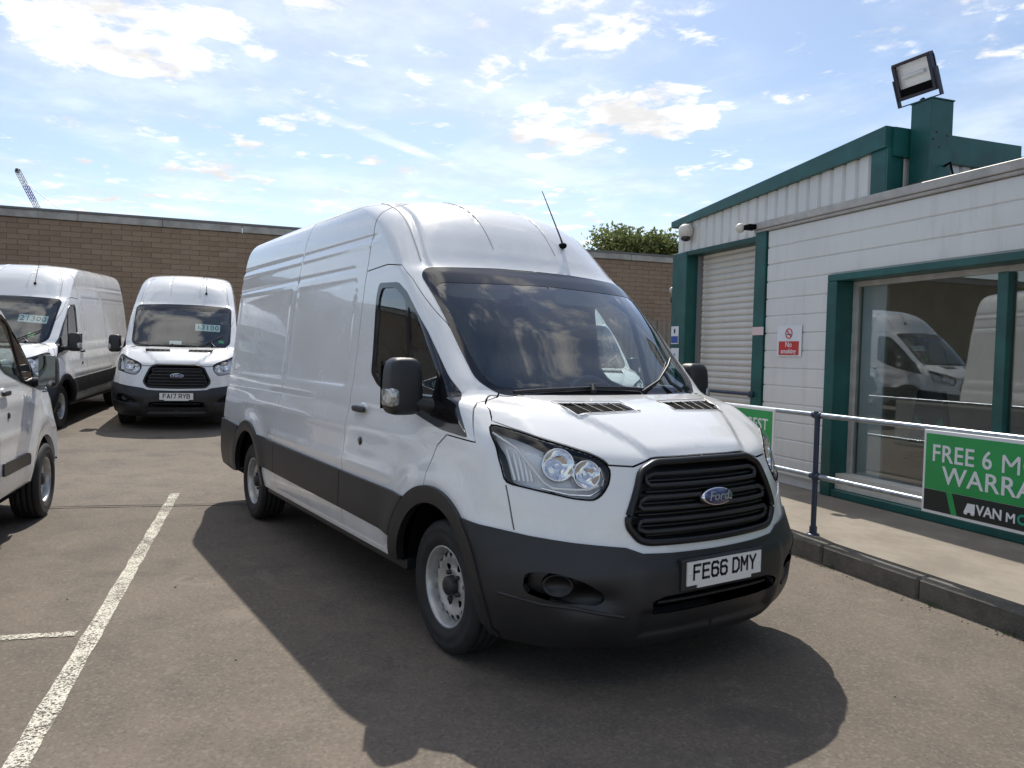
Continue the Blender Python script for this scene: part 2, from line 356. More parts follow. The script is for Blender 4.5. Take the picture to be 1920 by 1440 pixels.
# z, xf, d, w, m, xr
LOW = [(.24,.90,.50,.93,2.6,-4.93),(.30,.95,.56,.97,2.7,-4.95),(.38,.98,.60,1.0,2.8,-4.96),(.50,1.00,.62,1.025,2.8,-4.96),(.58,1.00,.63,1.03,2.7,-4.96),(.66,.985,.64,1.03,2.5,-4.96),
 (.74,.97,.66,1.028,2.35,-4.96),(.85,.962,.68,1.022,2.25,-4.96),(.93,.95,.68,1.018,2.2,-4.96),(1.00,.93,.67,1.012,2.2,-4.955),(1.06,.90,.65,1.006,2.3,-4.95),(1.10,.875,.63,1.0,2.4,-4.95),
 (1.14,.825,.60,.996,2.6,-4.95),(1.19,.745,.57,.99,2.7,-4.95),(1.24,.655,.55,.982,2.8,-4.945),(1.285,.555,.52,.975,3.1,-4.945),(1.315,.46,.47,.97,3.6,-4.94),(1.335,.36,.41,.966,4.0,-4.94),(1.35,.255,.35,.963,4.2,-4.94),
 (1.362,.19,.31,.96,4.2,-4.94),(1.39,.15,.29,.955,3.8,-4.94),(1.45,.095,.275,.948,3.5,-4.94),(1.6,-.05,.27,.93,3.4,-4.93),(1.75,-.19,.27,.915,3.4,-4.93),(1.9,-.345,.27,.90,3.4,-4.92),(2.0,-.46,.27,.888,3.4,-4.92),(2.08,-.56,.27,.878,3.4,-4.92)]
HIGH = LOW+[(2.14,-.64,.28,.868,3.3,-4.915),(2.26,-.74,.33,.852,3.0,-4.91),(2.40,-.86,.40,.83,2.8,-4.90),(2.50,-.97,.46,.81,2.6,-4.89),(2.58,-1.10,.52,.785,2.4,-4.88),(2.64,-1.25,.58,.75,2.3,-4.86),
 (2.68,-1.40,.62,.70,2.2,-4.84),(2.71,-1.60,.65,.62,2.2,-4.80),(2.73,-1.85,.65,.50,2.2,-4.7),(2.745,-2.2,.6,.32,2.2,-4.5),(2.75,-3.0,.2,.01,2.2,-3.6)]
MID = LOW+[(2.14,-.64,.29,.862,3.2,-4.91),(2.24,-.76,.36,.84,2.9,-4.90),(2.32,-.88,.43,.81,2.7,-4.88),(2.38,-1.02,.5,.77,2.5,-4.86),
 (2.43,-1.2,.55,.71,2.3,-4.83),(2.46,-1.4,.6,.64,2.2,-4.80),(2.485,-1.7,.62,.51,2.2,-4.7),(2.50,-2.1,.6,.32,2.2,-4.5),(2.505,-3.0,.2,.01,2.2,-3.6)]
def disp_transit(roof):
    def D(P, n):
        x, y, z = P[..., 0], P[..., 1], P[..., 2]; d = np.zeros_like(x)
        sd = sst(.75, .95, np.abs(n[..., 1])) * (x < 0.3)
        # side: pressed panels, waist creases, arch bulges
        for x0, x1 in ((-2.84, -1.5), (-4.72, -2.97)):
            d -= .004*sd*sst(x0, x0+.05, x)*(1-sst(x1-.05, x1, x))*sst(1.33, 1.37, z)*(1-sst(2.07, 2.11, z))
        d += .008*sd*gau(z-1.10, .05)*(1-sst(-.6, -.1, x))*sst(-4.4, -3.6, x)
        d -= .006*sd*gau(z-1.22, .035)*(1-sst(-.9, -.3, x))
        d += .010*sd*gau(z-.86, .04)*sst(-3.2, -3.0, x)*(1-sst(-.7, -.5, x))
        for cx in (-.03, -3.75):
            r = np.sqrt((x-cx)**2+(z-.37)**2); d += .022*sst(.6, .9, np.abs(n[..., 1]))*gau(r-.53, .10)*(z > .3)
        zr = 2.36 if roof > 2.6 else 2.2
        zl = zr + .0*x + .02*np.clip((-x-1.2)/3, 0, 1)
        m = (1-sst(-1.35, -1.2, x))*sst(.45, .7, np.abs(n[..., 1]))*sst(-4.9, -4.8, x)
        d -= .008*m*gau(z-zl, .02); d += .006*m*gau(z-zl+.045, .02)
        d -= .005*m*gau(z-2.165, .012)*(1-sst(-1.65, -1.55, x))
        # roof ribs
        top = sst(.3, .5, n[..., 2])*(z > 2.2)
        for yy in (.27, ):
            d -= .012*top*gau(np.abs(y)-yy, .012)*(1-sst(-.98, -.92, x))
        d -= .014*gau(np.abs(y)-.74+.10*sst(2.1, 2.7, z), .014)*(z > 2.13)*(1-sst(2.60, 2.66, z))*(x > -1.9)*(n[..., 0] > .15)*(roof > 2.6)
        # bonnet sculpting: raised centre bounded by converging creases
        bon = sst(.35, .6, n[..., 2])*(z < 1.36)*(z > 1.0)
        yc = .33+.42*np.clip((.85-x)/.7, 0, 1)
        d += .018*bon*(1-sst(yc-.05, yc+.02, np.abs(y)))*(1-sst(.80, .88, x)*.9)
        d += .012*bon*gau(np.abs(y)-.80, .08)*sst(.25, .4, x)
        # bumper: step ledge and lower intake
        nb = (n[..., 0] > .3)
        d -= .03*nb*(1-sst(.40, .44, z))*(1-sst(.42, .50, np.abs(y)))*sst(.27, .31, z)
        d -= .045*nb*gau(np.abs(y)-.70, .11)*gau(z-.48, .055)
        d += .012*nb*(1-sst(.615, .645, z))*(1-sst(.47, .56, np.abs(y)))
        return d
    return D
TRANSIT_HIGH = Shape(HIGH, -4.96, disp_transit(2.75)); TRANSIT_MID = Shape(MID, -4.96, disp_transit(2.5))
# ---------------------------------------------------------------- ground
def gh(x, y): t = np.clip((-x-4.6)/12., 0, 1); return .42*t*t*(3-2*t)*.9+.0*y
def asphalt(t, b, tc):
    f1 = noise(t, tc, .35, 5, .6); f2 = noise(t, tc, 2.6, 8, .7); f3 = noise(t, tc, 60, 6, .88); f4 = noise(t, tc, 38, 6, .8)
    c = MIX(t, RAMP(t, f1, .35, .68), (.124, .103, .084), (.168, .138, .110)); c = MIX(t, MATH(t, 'MULTIPLY', RAMP(t, f2, .42, .70), .55), c, (.078, .070, .062))
    c = MIX(t, MATH(t, 'MULTIPLY', RAMP(t, f3, .5, .70), .5), c, (.23, .205, .175)); c = MIX(t, MATH(t, 'MULTIPLY', RAMP(t, f3, .48, .33), .5), c, (.035, .032, .029)); c = MIX(t, MATH(t, 'MULTIPLY', RAMP(t, f4, .52, .7), .5), c, (.055, .05, .045))
    v = t.nodes.new('ShaderNodeTexVoronoi'); v.inputs['Scale'].default_value = 9; t.links.new(tc, v.inputs['Vector'])
    sp_ = MATH(t, 'MULTIPLY', RAMP(t, v.outputs['Distance'], .045, .02), RAMP(t, noise(t, tc, 3, 2), .52, .58)); c = MIX(t, MATH(t, 'MULTIPLY', sp_, .8), c, (.05, .045, .04))
    v2 = t.nodes.new('ShaderNodeTexVoronoi'); v2.inputs['Scale'].default_value = 70; t.links.new(tc, v2.inputs['Vector']); sv = t.nodes.new('ShaderNodeSeparateColor'); t.links.new(v2.outputs['Color'], sv.inputs[0])
    c = MIX(t, MATH(t, 'MULTIPLY', RAMP(t, sv.outputs[0], .72, .95), .24), c, (.27, .24, .20)); c = MIX(t, MATH(t, 'MULTIPLY', RAMP(t, sv.outputs[1], .75, .95), .22), c, (.045, .042, .04))
    st_ = RAMP(t, noise(t, tc, 1.1, 3, .5, .4), .63, .70); c = MIX(t, MATH(t, 'MULTIPLY', st_, .35), c, (.06, .055, .05))
    sc_ = RAMP(t, noise(t, tc, 1.7, 5, .7, 1.5), .60, .70); c = MIX(t, MATH(t, 'MULTIPLY', sc_, .28), c, (.24, .21, .17))
    t.links.new(c, b.inputs['Base Color'])
    bp = t.nodes.new('ShaderNodeBump'); bp.inputs['Strength'].default_value = .55; bp.inputs['Distance'].default_value = .004; t.links.new(f3, bp.inputs['Height']); t.links.new(bp.outputs[0], b.inputs['Normal'])
mat('asphalt', (.16, .14, .12), .88, spec=.35, build=asphalt)
def paint_line(t, b, tc):
    f = noise(t, tc, 75, 5, .8, .2); g = noise(t, tc, 3.5, 3, .6); k = RAMP(t, MATH(t, 'ADD', MATH(t, 'MULTIPLY', f, 1.1), MATH(t, 'MULTIPLY', g, .45)), .72, .80)
    t.links.new(MIX(t, MATH(t, 'MULTIPLY', noise(t, tc, 12, 4), .4), (.60, .58, .50), (.42, .39, .33)), b.inputs['Base Color']); t.links.new(k, b.inputs['Alpha'])
mat('line_paint', (.6, .6, .55), .8, build=paint_line)
def conc(t, b, tc):
    f1 = noise(t, tc, 1.1, 6, .65); f2 = noise(t, tc, 9, 8, .7); f3 = noise(t, tc, 140, 3, .6)
    c = MIX(t, RAMP(t, f1, .35, .65), (.20, .175, .145), (.28, .25, .21)); c = MIX(t, MATH(t, 'MULTIPLY', RAMP(t, f2, .5, .75), .5), c, (.19, .17, .145)); c = MIX(t, MATH(t, 'MULTIPLY', RAMP(t, f3, .55, .75), .4), c, (.45, .42, .37))
    t.links.new(c, b.inputs['Base Color']); bp = t.nodes.new('ShaderNodeBump'); bp.inputs['Strength'].default_value = .5; bp.inputs['Distance'].default_value = .004; t.links.new(f3, bp.inputs['Height']); t.links.new(bp.outputs[0], b.inputs['Normal'])
mat('concrete', (.33, .3, .25), .9, spec=.3, build=conc)
def kerbm(t, b, tc):
    f1 = noise(t, tc, 3, 6, .65); f2 = noise(t, tc, 60, 5, .7)
    c = MIX(t, RAMP(t, f1, .35, .65), (.085, .08, .072), (.14, .13, .115)); c = MIX(t, MATH(t, 'MULTIPLY', RAMP(t, f2, .5, .7), .5), c, (.22, .2, .17)); t.links.new(c, b.inputs['Base Color'])
    bp = t.nodes.new('ShaderNodeBump'); bp.inputs['Strength'].default_value = .8; bp.inputs['Distance'].default_value = .008; t.links.new(f2, bp.inputs['Height']); t.links.new(bp.outputs[0], b.inputs['Normal'])
mat('kerb_stone', (.12, .11, .1), .92, build=kerbm)
def cladm(t, b, tc):
    sp = t.nodes.new('ShaderNodeSeparateXYZ'); t.links.new(tc, sp.inputs[0]); cb = t.nodes.new('ShaderNodeCombineXYZ')
    t.links.new(MATH(t, 'MULTIPLY', sp.outputs[0], 6.0), cb.inputs[0]); t.links.new(MATH(t, 'MULTIPLY', sp.outputs[1], 6.0), cb.inputs[1]); t.links.new(MATH(t, 'MULTIPLY', sp.outputs[2], .8), cb.inputs[2])
    f = noise(t, cb.outputs[0], 1.6, 8, .65); g = noise(t, tc, 1.3, 5, .6)
    c = MIX(t, MATH(t, 'MULTIPLY', RAMP(t, f, .48, .8), .34), (.72, .715, .70), (.45, .42, .37)); c = MIX(t, MATH(t, 'MULTIPLY', RAMP(t, g, .4, .7), .18), c, (.50, .49, .46)); t.links.new(c, b.inputs['Base Color'])
mat('white_cladding', (.66, .65, .63), .45, build=cladm)
mat('green_paint', (.009, .085, .078), .38, var=.25, vscale=3, bump=.05, bscale=30)
mat('green_dark', (.008, .06, .05), .5, var=.2)
mat('rusty_grey', (.085, .07, .065), .9, var=.35, vscale=14)
mat('capping', (.42, .40, .38), .5, var=.15, vscale=6)
mat('shutter', (.66, .63, .585), .42, var=.08, vscale=2.5)
mat('galvanised', (.30, .34, .38), .32, metal=.75, var=.25, vscale=15); mat('rail_blue', (.035, .05, .085), .4, metal=.3)
mat('cream', (.62, .60, .54), .5, var=.1); mat('off_white', (.72, .73, .74), .5); mat('sign_red', (.55, .035, .03), .4); mat('sign_blue', (.03, .08, .35), .4); mat('sign_white', (.75, .77, .8), .35); mat('sign_pink', (.72, .55, .55), .5)
mat('banner_green', (.028, .33, .085), .45, var=.08); mat('banner_dark', (.018, .024, .022), .45); mat('banner_edge', (.78, .79, .8), .4); mat('teal', (.02, .33, .2), .45)
mat('room_wall', (.72, .68, .60), .8, var=.1); mat('room_floor', (.16, .14, .12), .6); mat('blind', (.70, .75, .80), .6, var=.06)
mat('lamp_body', (.02, .022, .045), .4); mat('crane_purple', (.16, .06, .35), .5); mat('crane_white', (.6, .62, .66), .5); mat('roof_slate', (.09, .09, .10), .7); mat('fence_grey', (.20, .185, .165), .55, metal=.3)
def blockm(t, b, tc):
    oi = t.nodes.new('ShaderNodeObjectInfo'); f = noise(t, tc, 30, 5, .7); g = noise(t, tc, 1.2, 4, .6)
    c = MIX(t, oi.outputs['Random'], (.235, .165, .115), (.285, .21, .15)); c = MIX(t, MATH(t, 'MULTIPLY', RAMP(t, f, .45, .7), .45), c, (.18, .125, .085)); c = MIX(t, MATH(t, 'MULTIPLY', RAMP(t, g, .45, .7), .3), c, (.31, .24, .175)); t.links.new(c, b.inputs['Base Color'])
    bp = t.nodes.new('ShaderNodeBump'); bp.inputs['Strength'].default_value = .5; bp.inputs['Distance'].default_value = .01; t.links.new(f, bp.inputs['Height']); t.links.new(bp.outputs[0], b.inputs['Normal'])
mat('block_brown', (.13, .085, .055), .92, build=blockm); mat('mortar', (.25, .185, .135), .95, var=.2, vscale=8); mat('coping', (.34, .33, .31), .85, var=.2, vscale=3)
mat('coping_dark', (.15, .15, .155), .85)
# asphalt sheet
xs = np.unique(np.concatenate([np.linspace(-300, -30, 10), np.linspace(-30, 10, 61), np.linspace(10, 300, 10)])); ys = np.unique(np.concatenate([np.linspace(-300, -20, 8), np.linspace(-20, 20, 9), np.linspace(20, 300, 8)]))
gx, gy = np.meshgrid(xs, ys, indexing='ij'); V = np.stack([gx, gy, gh(gx, gy)], -1).reshape(-1, 3); ny = len(ys)
F = [(i*ny+j, (i+1)*ny+j, (i+1)*ny+j+1, i*ny+j+1) for i in range(len(xs)-1) for j in range(ny-1)]
MB().add(V, F, True).build('ground', 'asphalt', kind='structure', fix=False)
def sheet(name, pts_pairs, m, dz, **pr):
    V = []; F = []
    for (a, b) in pts_pairs:
        for p in (a, b): V.append((p[0], p[1], float(gh(np.array(p[0]), 0))+dz))
    for i in range(len(pts_pairs)-1): F.append((2*i, 2*i+1, 2*i+3, 2*i+2))
    return MB().add(V, F).build(name, m, **pr)
# worn bay line and its short cross line
a, b = np.array((-5.35, -1.385)), np.array((1.6, -3.27)); d = (b-a)/np.linalg.norm(b-a); n = np.array((-d[1], d[0])); prs = []
for i in range(90):
    t = i/89; c = a+(b-a)*t; w = .047*(1+.10*math.sin(i*.9)*math.sin(i*.31))+rng.uniform(-.002, .002); prs.append((c-n*w, c+n*(w+rng.uniform(-.002, .002))))
sheet('painted_bay_line', prs, 'line_paint', .004, kind='structure')
a, b = np.array((-1.235, -2.59)), np.array((-1.9, -4.6)); d = (b-a)/np.linalg.norm(b-a); n = np.array((-d[1], d[0])); prs = []
for i in range(40):
    t = i/39; c = a+(b-a)*t; w = .036+rng.uniform(-.005, .005); prs.append((c-n*w, c+n*w))
sheet('painted_cross_line', prs, 'line_paint', .006, kind='structure')
mat('tar', (.055, .048, .042), .9, var=.3, vscale=14)
for off, w, nm in ((0, .012, 'tar_seam'), (.10, .007, 'tar_seam')):
    prs = []
    for i in range(50):
        t = i/49; c = np.array((-5.6-off*.9+1.55*t, -4.1+4.3*t+.0)); w2 = w*(.5+rng.uniform(0, 1)); prs.append((c+np.array((w2, -w2*.4)), c-np.array((w2, -w2*.4))))
    sheet(nm, prs, 'tar', .004, kind='structure')
# small loose stones and leaves along the kerb and on the tarmac
st = MB()
for i in range(150):
    if i < 90: u = rng.uniform(-1, 3.2); q = -2.30+abs(rng.normal(0, .05)); x, y = .970*u-.242*q, -.242*u-.970*q
    else: x, y = rng.uniform(-5, 2.2), rng.uniform(-3.4, 2.0)
    r = rng.uniform(.003, .009); st.superell((x, y, r*.5+gh(np.array(x), 0)), (r, r*rng.uniform(.5, 1), r*.6), 2.5, 6)
mat('stone', (.26, .24, .2), .9); st.build('loose_grit', 'stone', kind='stuff')
mat('weed', (.05, .085, .03), .7, var=.3)
wd = MB()
for (u0, q0) in ((.35, -2.335), (.9, -2.33), (1.9, -2.32), (-.6, -2.35), (2.4, -2.33)):
    for k in range(16):
        u = u0+rng.normal(0, .035); q = q0+rng.uniform(0, .02); x, y = .970*u-.242*q, -.242*u-.970*q; h = rng.uniform(.01, .03); a = rng.uniform(0, 6.3); dx, dy = .012*math.cos(a), .012*math.sin(a)
        wd.add([(x, y, 0), (x+.004, y, 0), (x+dx, y+dy, h), (x+dx*2, y+dy*2, h*.7)], [(0, 1, 2), (1, 3, 2)])
wd.build('kerb_weeds', 'weed', kind='stuff')
# ---------------------------------------------------------------- building frame: u along the wall, q towards the van, z up
def BP(u, q, z): return (.970*u-.242*q, -.242*u-.970*q, z)
class BB(MB):
    def b(s, u0, u1, q0, q1, z0, z1): return s.box(u0, u1, q0, q1, z0, z1, M=BP)
# kerb stones and footway
for i in range(14):
    u0 = -6.2+i*.915; k = rng.uniform(-.003, .003)
    o = BB().b(u0+.004, u0+.911, -2.50, -2.355+k, -.05, .150+k).build('kerb_stone', 'kerb_stone', bevel=.018, kind='structure')
BB().b(-6.2, 6.6, -6.2, -2.503, -.04, .152).build('footway', 'concrete', kind='structure')
# ---------------------------------------------------------------- office
E0 = empty('office_building', label='low white clad office with green trim and a large shop window', category='building')
Q = -4.03
zt = 3.16; nb_ = 14; hb = .207; wu0, wu1 = -2.62, 5.2
for i in range(15):
    z1 = zt-hb*i; z0 = z1-hb
    if z1 < .32: break
    for (u0, u1) in (((-3.68, 6.0),) if z0 > 2.47 else ((-3.68, wu0),)):
        V = [BP(u, q, z) for u in (u0, u1) for q, z in ((Q-.05, z1), (Q-.008, z1), (Q+.002, z1-.010), (Q, z0+.018), (Q-.012, z0+.006), (Q-.014, z0), (Q-.05, z0))]
        MB().add(V, [(k, k+1, k+8, k+7) for k in range(6)]+[tuple(range(7)), tuple(range(13, 6, -1))]).build('siding_board', 'white_cladding', E0)
BB().b(-3.69, 6.0, -9.5, Q-.052, .153, 3.19).build('dummy', 'white_cladding', E0) if False else None
BB().b(-3.70, wu0+.02, -4.30, Q-.055, .153, 3.17).b(wu0, 6.0, -4.30, Q-.055, 2.50, 3.17).build('wall', 'white_cladding', E0)
BB().b(-3.90, -3.70, -4.33, Q+.03, .153, 3.24).build('corner_column', 'green_paint', E0, bevel=.008)
BB().b(-3.93, 6.1, Q-.30, Q+.055, 3.20, 3.285).b(-3.93, 6.1, Q-.28, Q+.035, 3.165, 3.198).build('eaves_capping', 'capping', E0, bevel=.006)
BB().b(-3.90, 6.0, -9.6, Q-.28, 3.14, 3.235).build('roof', 'roof_slate', E0)
BB().b(-3.9, -3.86, -9.6, -4.35, .153, 3.14).b(-3.9, 6.0, -9.6, -9.56, .153, 3.14).b(5.96, 6.0, -9.6, -4.35, .153, 3.14).build('rear_wall', 'white_cladding', E0)
# window: outer green frame, deep reveal, mullions, sill
win = BB().b(wu0, wu0+.14, Q-.24, Q+.035, .155, 2.46).b(wu0, 6.0, Q-.24, Q+.035, 2.462, 2.535).build('window_frame', 'green_paint', E0, bevel=.006)
BB().b(wu0+.142, 6.0, Q-.24, Q+.02, .155, .235).build('plinth', 'green_paint', win, bevel=.008)
BB().b(wu0+.142, 6.0, Q-.24, Q-.04, .237, .40).build('sill', 'cream', win, bevel=.004)
g_o = -4.25
BB().b(wu0+.142, wu0+.20, g_o-.03, g_o+.03, .402, 2.42).b(wu0+.142, 6.0, g_o-.03, g_o+.03, 2.405, 2.46).build('inner_frame', 'capping', win)
for i, u in enumerate((-.78, 1.55, 3.9)): BB().b(u, u+.10, g_o-.04, g_o+.06, .402, 2.404).build('mullion', 'green_paint', win, bevel=.005)
us = [wu0+.20, -.78, -.68, 1.55, 1.65, 3.9, 4.0, 5.95]
for i in range(4): BB().b(us[2*i]+.001, us[2*i+1]-.001, g_o-.004, g_o+.004, .402, 2.404).build('pane', 'office_glass', win)
BB().b(wu0+.10, 5.9, -7.02, -7.0, .16, 2.9).b(wu0+.08, wu0+.10, -7.0, -4.34, .16, 2.9).b(5.9, 5.92, -7.0, -4.34, .16, 2.9).build('room_wall', 'room_wall', E0)
BB().b(wu0+.10, 5.9, -8.5, -4.28, .158, .165).build('room_floor', 'room_floor', E0); BB().b(wu0+.10, 5.9, -8.5, -4.28, 2.62, 2.66).build('room_ceiling', 'cream', E0)
BB().b(wu0+.202, wu0+.52, -4.34, -4.30, .17, 2.55).build('blind_panel', 'blind', E0, bevel=.004)
BB().b(-2.0, .2, -6.6, -6.55, 2.2, 2.26).build('shelf_rail', 'dark', E0)
# things inside the office
t = empty('office_chair', BP(-1.93, -4.78, .165), label='black office chair with green triangles behind the shop window', category='chair')
def at(o, f): return lambda u, q, z: (.970*u-.242*q, -.242*u-.970*q, z)
V = [(-.15, 0, 1.16), (.15, 0, 1.16), (.25, 0, .60), (.13, 0, .60), (.10, 0, .76), (-.10, 0, .76), (-.13, 0, .60), (-.25, 0, .60)]
Vf = [at(0, 0)(a, .03, c) for a, b, c in V]+[at(0, 0)(a, -.03, c) for a, b, c in V]
MB().add(Vf, [tuple(range(8)), tuple(range(15, 7, -1))]+[(i, (i+1) % 8, (i+1) % 8+8, i+8) for i in range(8)]).build('backrest', 'seat_cloth', t)
for s in (-1, 1):
    tri = [(s*.05, .033, .78), (s*.21, .033, .74), (s*.16, .033, .90)]; MB().add([at(0, 0)(*p) for p in tri]+[at(0, 0)(a, .037, c) for a, b, c in tri], [(0, 1, 2), (3, 5, 4), (0, 3, 4, 1), (1, 4, 5, 2), (2, 5, 3, 0)]).build('green_patch', 'teal', t)
BB().b(-.25, .25, -.4, .1, .42, .49).build('seat', 'seat_cloth', t, bevel=.02); BB().b(-.03, .03, -.18, -.12, .05, .42).b(-.3, .3, -.17, -.13, 0, .05).b(-.02, .02, -.45, .15, 0, .05).build('pedestal', 'dark', t)
t = empty('desk', BP(-.9, -5.9, .165), label='long pale desk deep inside the office, behind the black chair', category='desk')
BB().b(-1.1, 1.6, -.4, .4, .72, .76).build('desktop', 'capping', t, bevel=.005)
for s in (-1.0, 1.5): BB().b(s-.03, s+.03, -.38, .38, 0, .718).build('leg', 'interior_grey', t)
t = BB().b(-.02, .62, -4.83, -4.80, .30, .86)
t = empty('display_board', BP(-.75, -5.0, .165), label='dim green display board leaning inside the office by the mullion', category='board')
BB().b(-.30, .32, -.02, .02, .1, .78).build('panel', 'banner_green', t); BB().b(-.32, -.302, -.025, .025, 0, .80).build('stand', 'dark', t); BB().b(.322, .34, -.025, .025, 0, .80).build('stand', 'dark', t)
# ---------------------------------------------------------------- tall shed with the roller door
E1 = empty('warehouse_shed', label='taller white ribbed shed with green fascia and a roller shutter door', category='building')
Q1 = -4.10; uL, uR = -5.93, -1.96; zL, zR = 3.62, 3.955
def top(u): return zL+(zR-zL)*(u-uL)/(uR-uL)
def fas(u): return .09+.12*(u-uL)/(uR-uL)
V = []
def quadbox(mb, u0, u1, zb0, zb1, zt0, zt1, q0, q1): mb.add([BP(u0, q0, zb0), BP(u1, q0, zb1), BP(u1, q0, zt1), BP(u0, q0, zt0), BP(u0, q1, zb0), BP(u1, q1, zb1), BP(u1, q1, zt1), BP(u0, q1, zt0)], [(0, 1, 2, 3), (7, 6, 5, 4), (0, 4, 5, 1), (1, 5, 6, 2), (2, 6, 7, 3), (3, 7, 4, 0)]); return mb
quadbox(MB(), uL-.04, uR+.02, top(uL)-fas(uL), top(uR)-fas(uR), top(uL), top(uR), Q1-.3, Q1+.06).build('fascia', 'green_paint', E1)
u = uL+.04; i = 0
while u < uR-.22:
    w = .185; u1 = min(u+w, uR-.17); za, zb = 3.145, top(u)-fas(u)+.02
    V = []; prof = ((0, -.03), (.02, -.03), (.045, .0), (w-.02, .0), (w, -.03))
    for z, k in ((za, 0), (zb, 1)):
        V += [BP(u+min(a, u1-u), Q1+c, z) for a, c in prof]
    MB().add(V, [(k, k+1, k+6, k+5) for k in range(4)]).build('cladding_panel', 'white_cladding', E1, fix=False); u += w
quadbox(MB(), uL+.03, uR-.1, 3.15, 3.15, top(uL)-.02, top(uR)-.02, Q1-.20, Q1-.04).build('wall', 'white_cladding', E1)
BB().b(uR-.19, uR+.01, Q1-.2, Q1+.03, 3.0, zR-.19).build('corner_post', 'green_paint', E1, bevel=.006)
BB().b(uR+.012, uR+.03, Q1-.15, Q1+.03, 3.0, zR-.21).build('corner_post', 'green_paint', E1)
BB().b(uR-.02, uR+.06, Q1-1.75, Q1-.02, 3.66, zR-.012).build('fascia', 'green_paint', E1)
for k in range(10):
    q1 = Q1-.152-k*.16; MB().add([BP(uR+dx, q1-dq, z) for z in (3.1, 3.67) for dq, dx in ((0, -.02), (.02, -.02), (.04, .01), (.14, .01), (.16, -.02))], [(j, j+1, j+6, j+5) for j in range(4)]).build('cladding_panel', 'white_cladding', E1, fix=False)
BB().b(uR-.3, uR+.05, Q1-2.0, Q1-1.755, 3.1, 3.84).build('verge_board', 'cream', E1); BB().b(uR-.3, uR+.04, Q1-6, Q1-2.002, 3.1, 3.82).build('side_wall', 'green_dark', E1)
BB().b(uL, uR-.3, Q1-9, Q1-.42, 3.4, 3.55).build('roof', 'roof_slate', E1)
BB().b(uL, uL+.04, Q1-9, Q1-.42, .153, 3.5).b(uR-.34, uR-.30, -13, -9.7, .153, 3.5).build('rear_wall', 'white_cladding', E1)
BB().b(uL-.02, uL+.36, Q1-.21, Q1+.03, .153, 3.145).build('door_post', 'green_paint', E1, bevel=.008)
BB().b(uL+.362, -3.905, Q1-.30, Q1+.02, 3.085, 3.145).build('lintel', 'green_dark', E1)
BB().b(uL+.362, uL+.42, Q1-.22, Q1-.16, .153, 3.08).build('door_guide', 'interior_grey', E1)
door = BB().b(uL+.425, -3.905, Q1-.27, Q1-.24, .153, 3.08).build('roller_door', 'shutter', E1)
sm = None
for i in range(35):
    z0 = .155+i*.085
    if sm is None:
        V = [BP(u, Q1-.238+c, z) for u in (uL+.425, -3.91) for z, c in ((0, 0), (.012, .022), (.045, .030), (.070, .020), (.082, 0))]
        sm = MB().add(V, [(k, k+1, k+6, k+5) for k in range(4)], True).mesh('slat', fix=False); sm.materials.append(MATS['shutter'])
    o = link('slat', sm, None, door); o.location = (0, 0, z0)
# pipe rail across the roller door
r1 = empty('barrier_pipe', BP(-4.9, -3.98, .153), label='dark horizontal pipe rail crossing in front of the roller door', category='railing')
MB().tube([BP(-1.2, 0, 1.02), BP(1.05, 0, 1.02)], .022, 8).build('pipe', 'rail_blue', r1); MB().tube([BP(-1.15, 0, 0), BP(-1.15, 0, 1.02)], .022, 8).build('post', 'rail_blue', r1)
MB().superell(BP(1.05, 0, 1.02), (.04, .04, .04), 3, 12).build('flange', 'rail_blue', r1)
# signs and fittings on the walls
def sign(name, u, q, z, w, h, label, cat, base='sign_white'):
    o = BB().b(u-w/2, u+w/2, q, q+.006, z-h/2, z+h/2).build(name, base); o['label'] = label; o['category'] = cat; return o
XU = (.970, -.242, 0); ZU = (0, 0, 1)
s = sign('no_smoking_sign', -3.225, Q+.012, 1.83, .42, .36, 'white and red no smoking sign on the white siding', 'sign')
s2 = BB().b(-3.40, -3.055, Q+.019, Q+.021, 1.665, 1.825).build('red_panel', 'sign_red', s)
text('No', .088, BP(-3.228, Q+.022, 1.785), XU, ZU, 'sign_white', s, bold=.001); text('smoking', .078, BP(-3.228, Q+.022, 1.708), XU, ZU, 'sign_white', s, bold=.001)
tt = np.linspace(0, 2*np.pi, 25); MB().tube([BP(-3.228+.055*math.cos(a), Q+.021, 1.915+.055*math.sin(a)) for a in tt], .006, 6, cap=False).tube([BP(-3.268, Q+.021, 1.955), BP(-3.188, Q+.021, 1.875)], .006, 6).build('prohibition_ring', 'sign_red', s)
MB().tube([BP(-3.262, Q+.019, 1.905), BP(-3.194, Q+.019, 1.905)], .006, 6).build('cigarette', 'print_black', s)
o = sign('paper_notice', -3.785, Q+.034, 1.955, .22, .10, 'small pinkish notice stuck on the green corner column', 'sign', 'sign_pink')
o = sign('parking_notice', uL+.12, Q1+.034, 1.94, .20, .26, 'small white and blue notice on the green door post', 'sign'); BB().b(uL+.03, uL+.21, Q1+.042, Q1+.044, 1.825, 1.925).build('blue_panel', 'sign_blue', o)
MB().superell(BP(uL+.12, Q1+.043, 2.0), (.015, .008, .035), 2.5, 10).build('pictogram', 'print_black', o)
o = sign('safety_notice', uL+.13, Q1+.034, 1.60, .22, .30, 'white notice with blue mark below the blue one on the post', 'sign'); MB().superell(BP(uL+.13, Q1+.043, 1.62), (.02, .008, .05), 2.5, 10).build('blue_mark', 'sign_blue', o)
o = empty('security_camera', BP(-5.50, Q1+.10, 3.42), label='cream dome camera with dark lens under the green fascia', category='camera')
MB().superell((0, 0, 0), (.10, .10, .10), 2.4, 16).build('housing', 'cream', o); MB().superell((0, 0, -.10), (.07, .07, .05), 2.2, 14).build('dome', 'gloss_black', o); BB().b(-.03, .03, -.12, -.02, -.02, .03).build('bracket', 'cream', o)
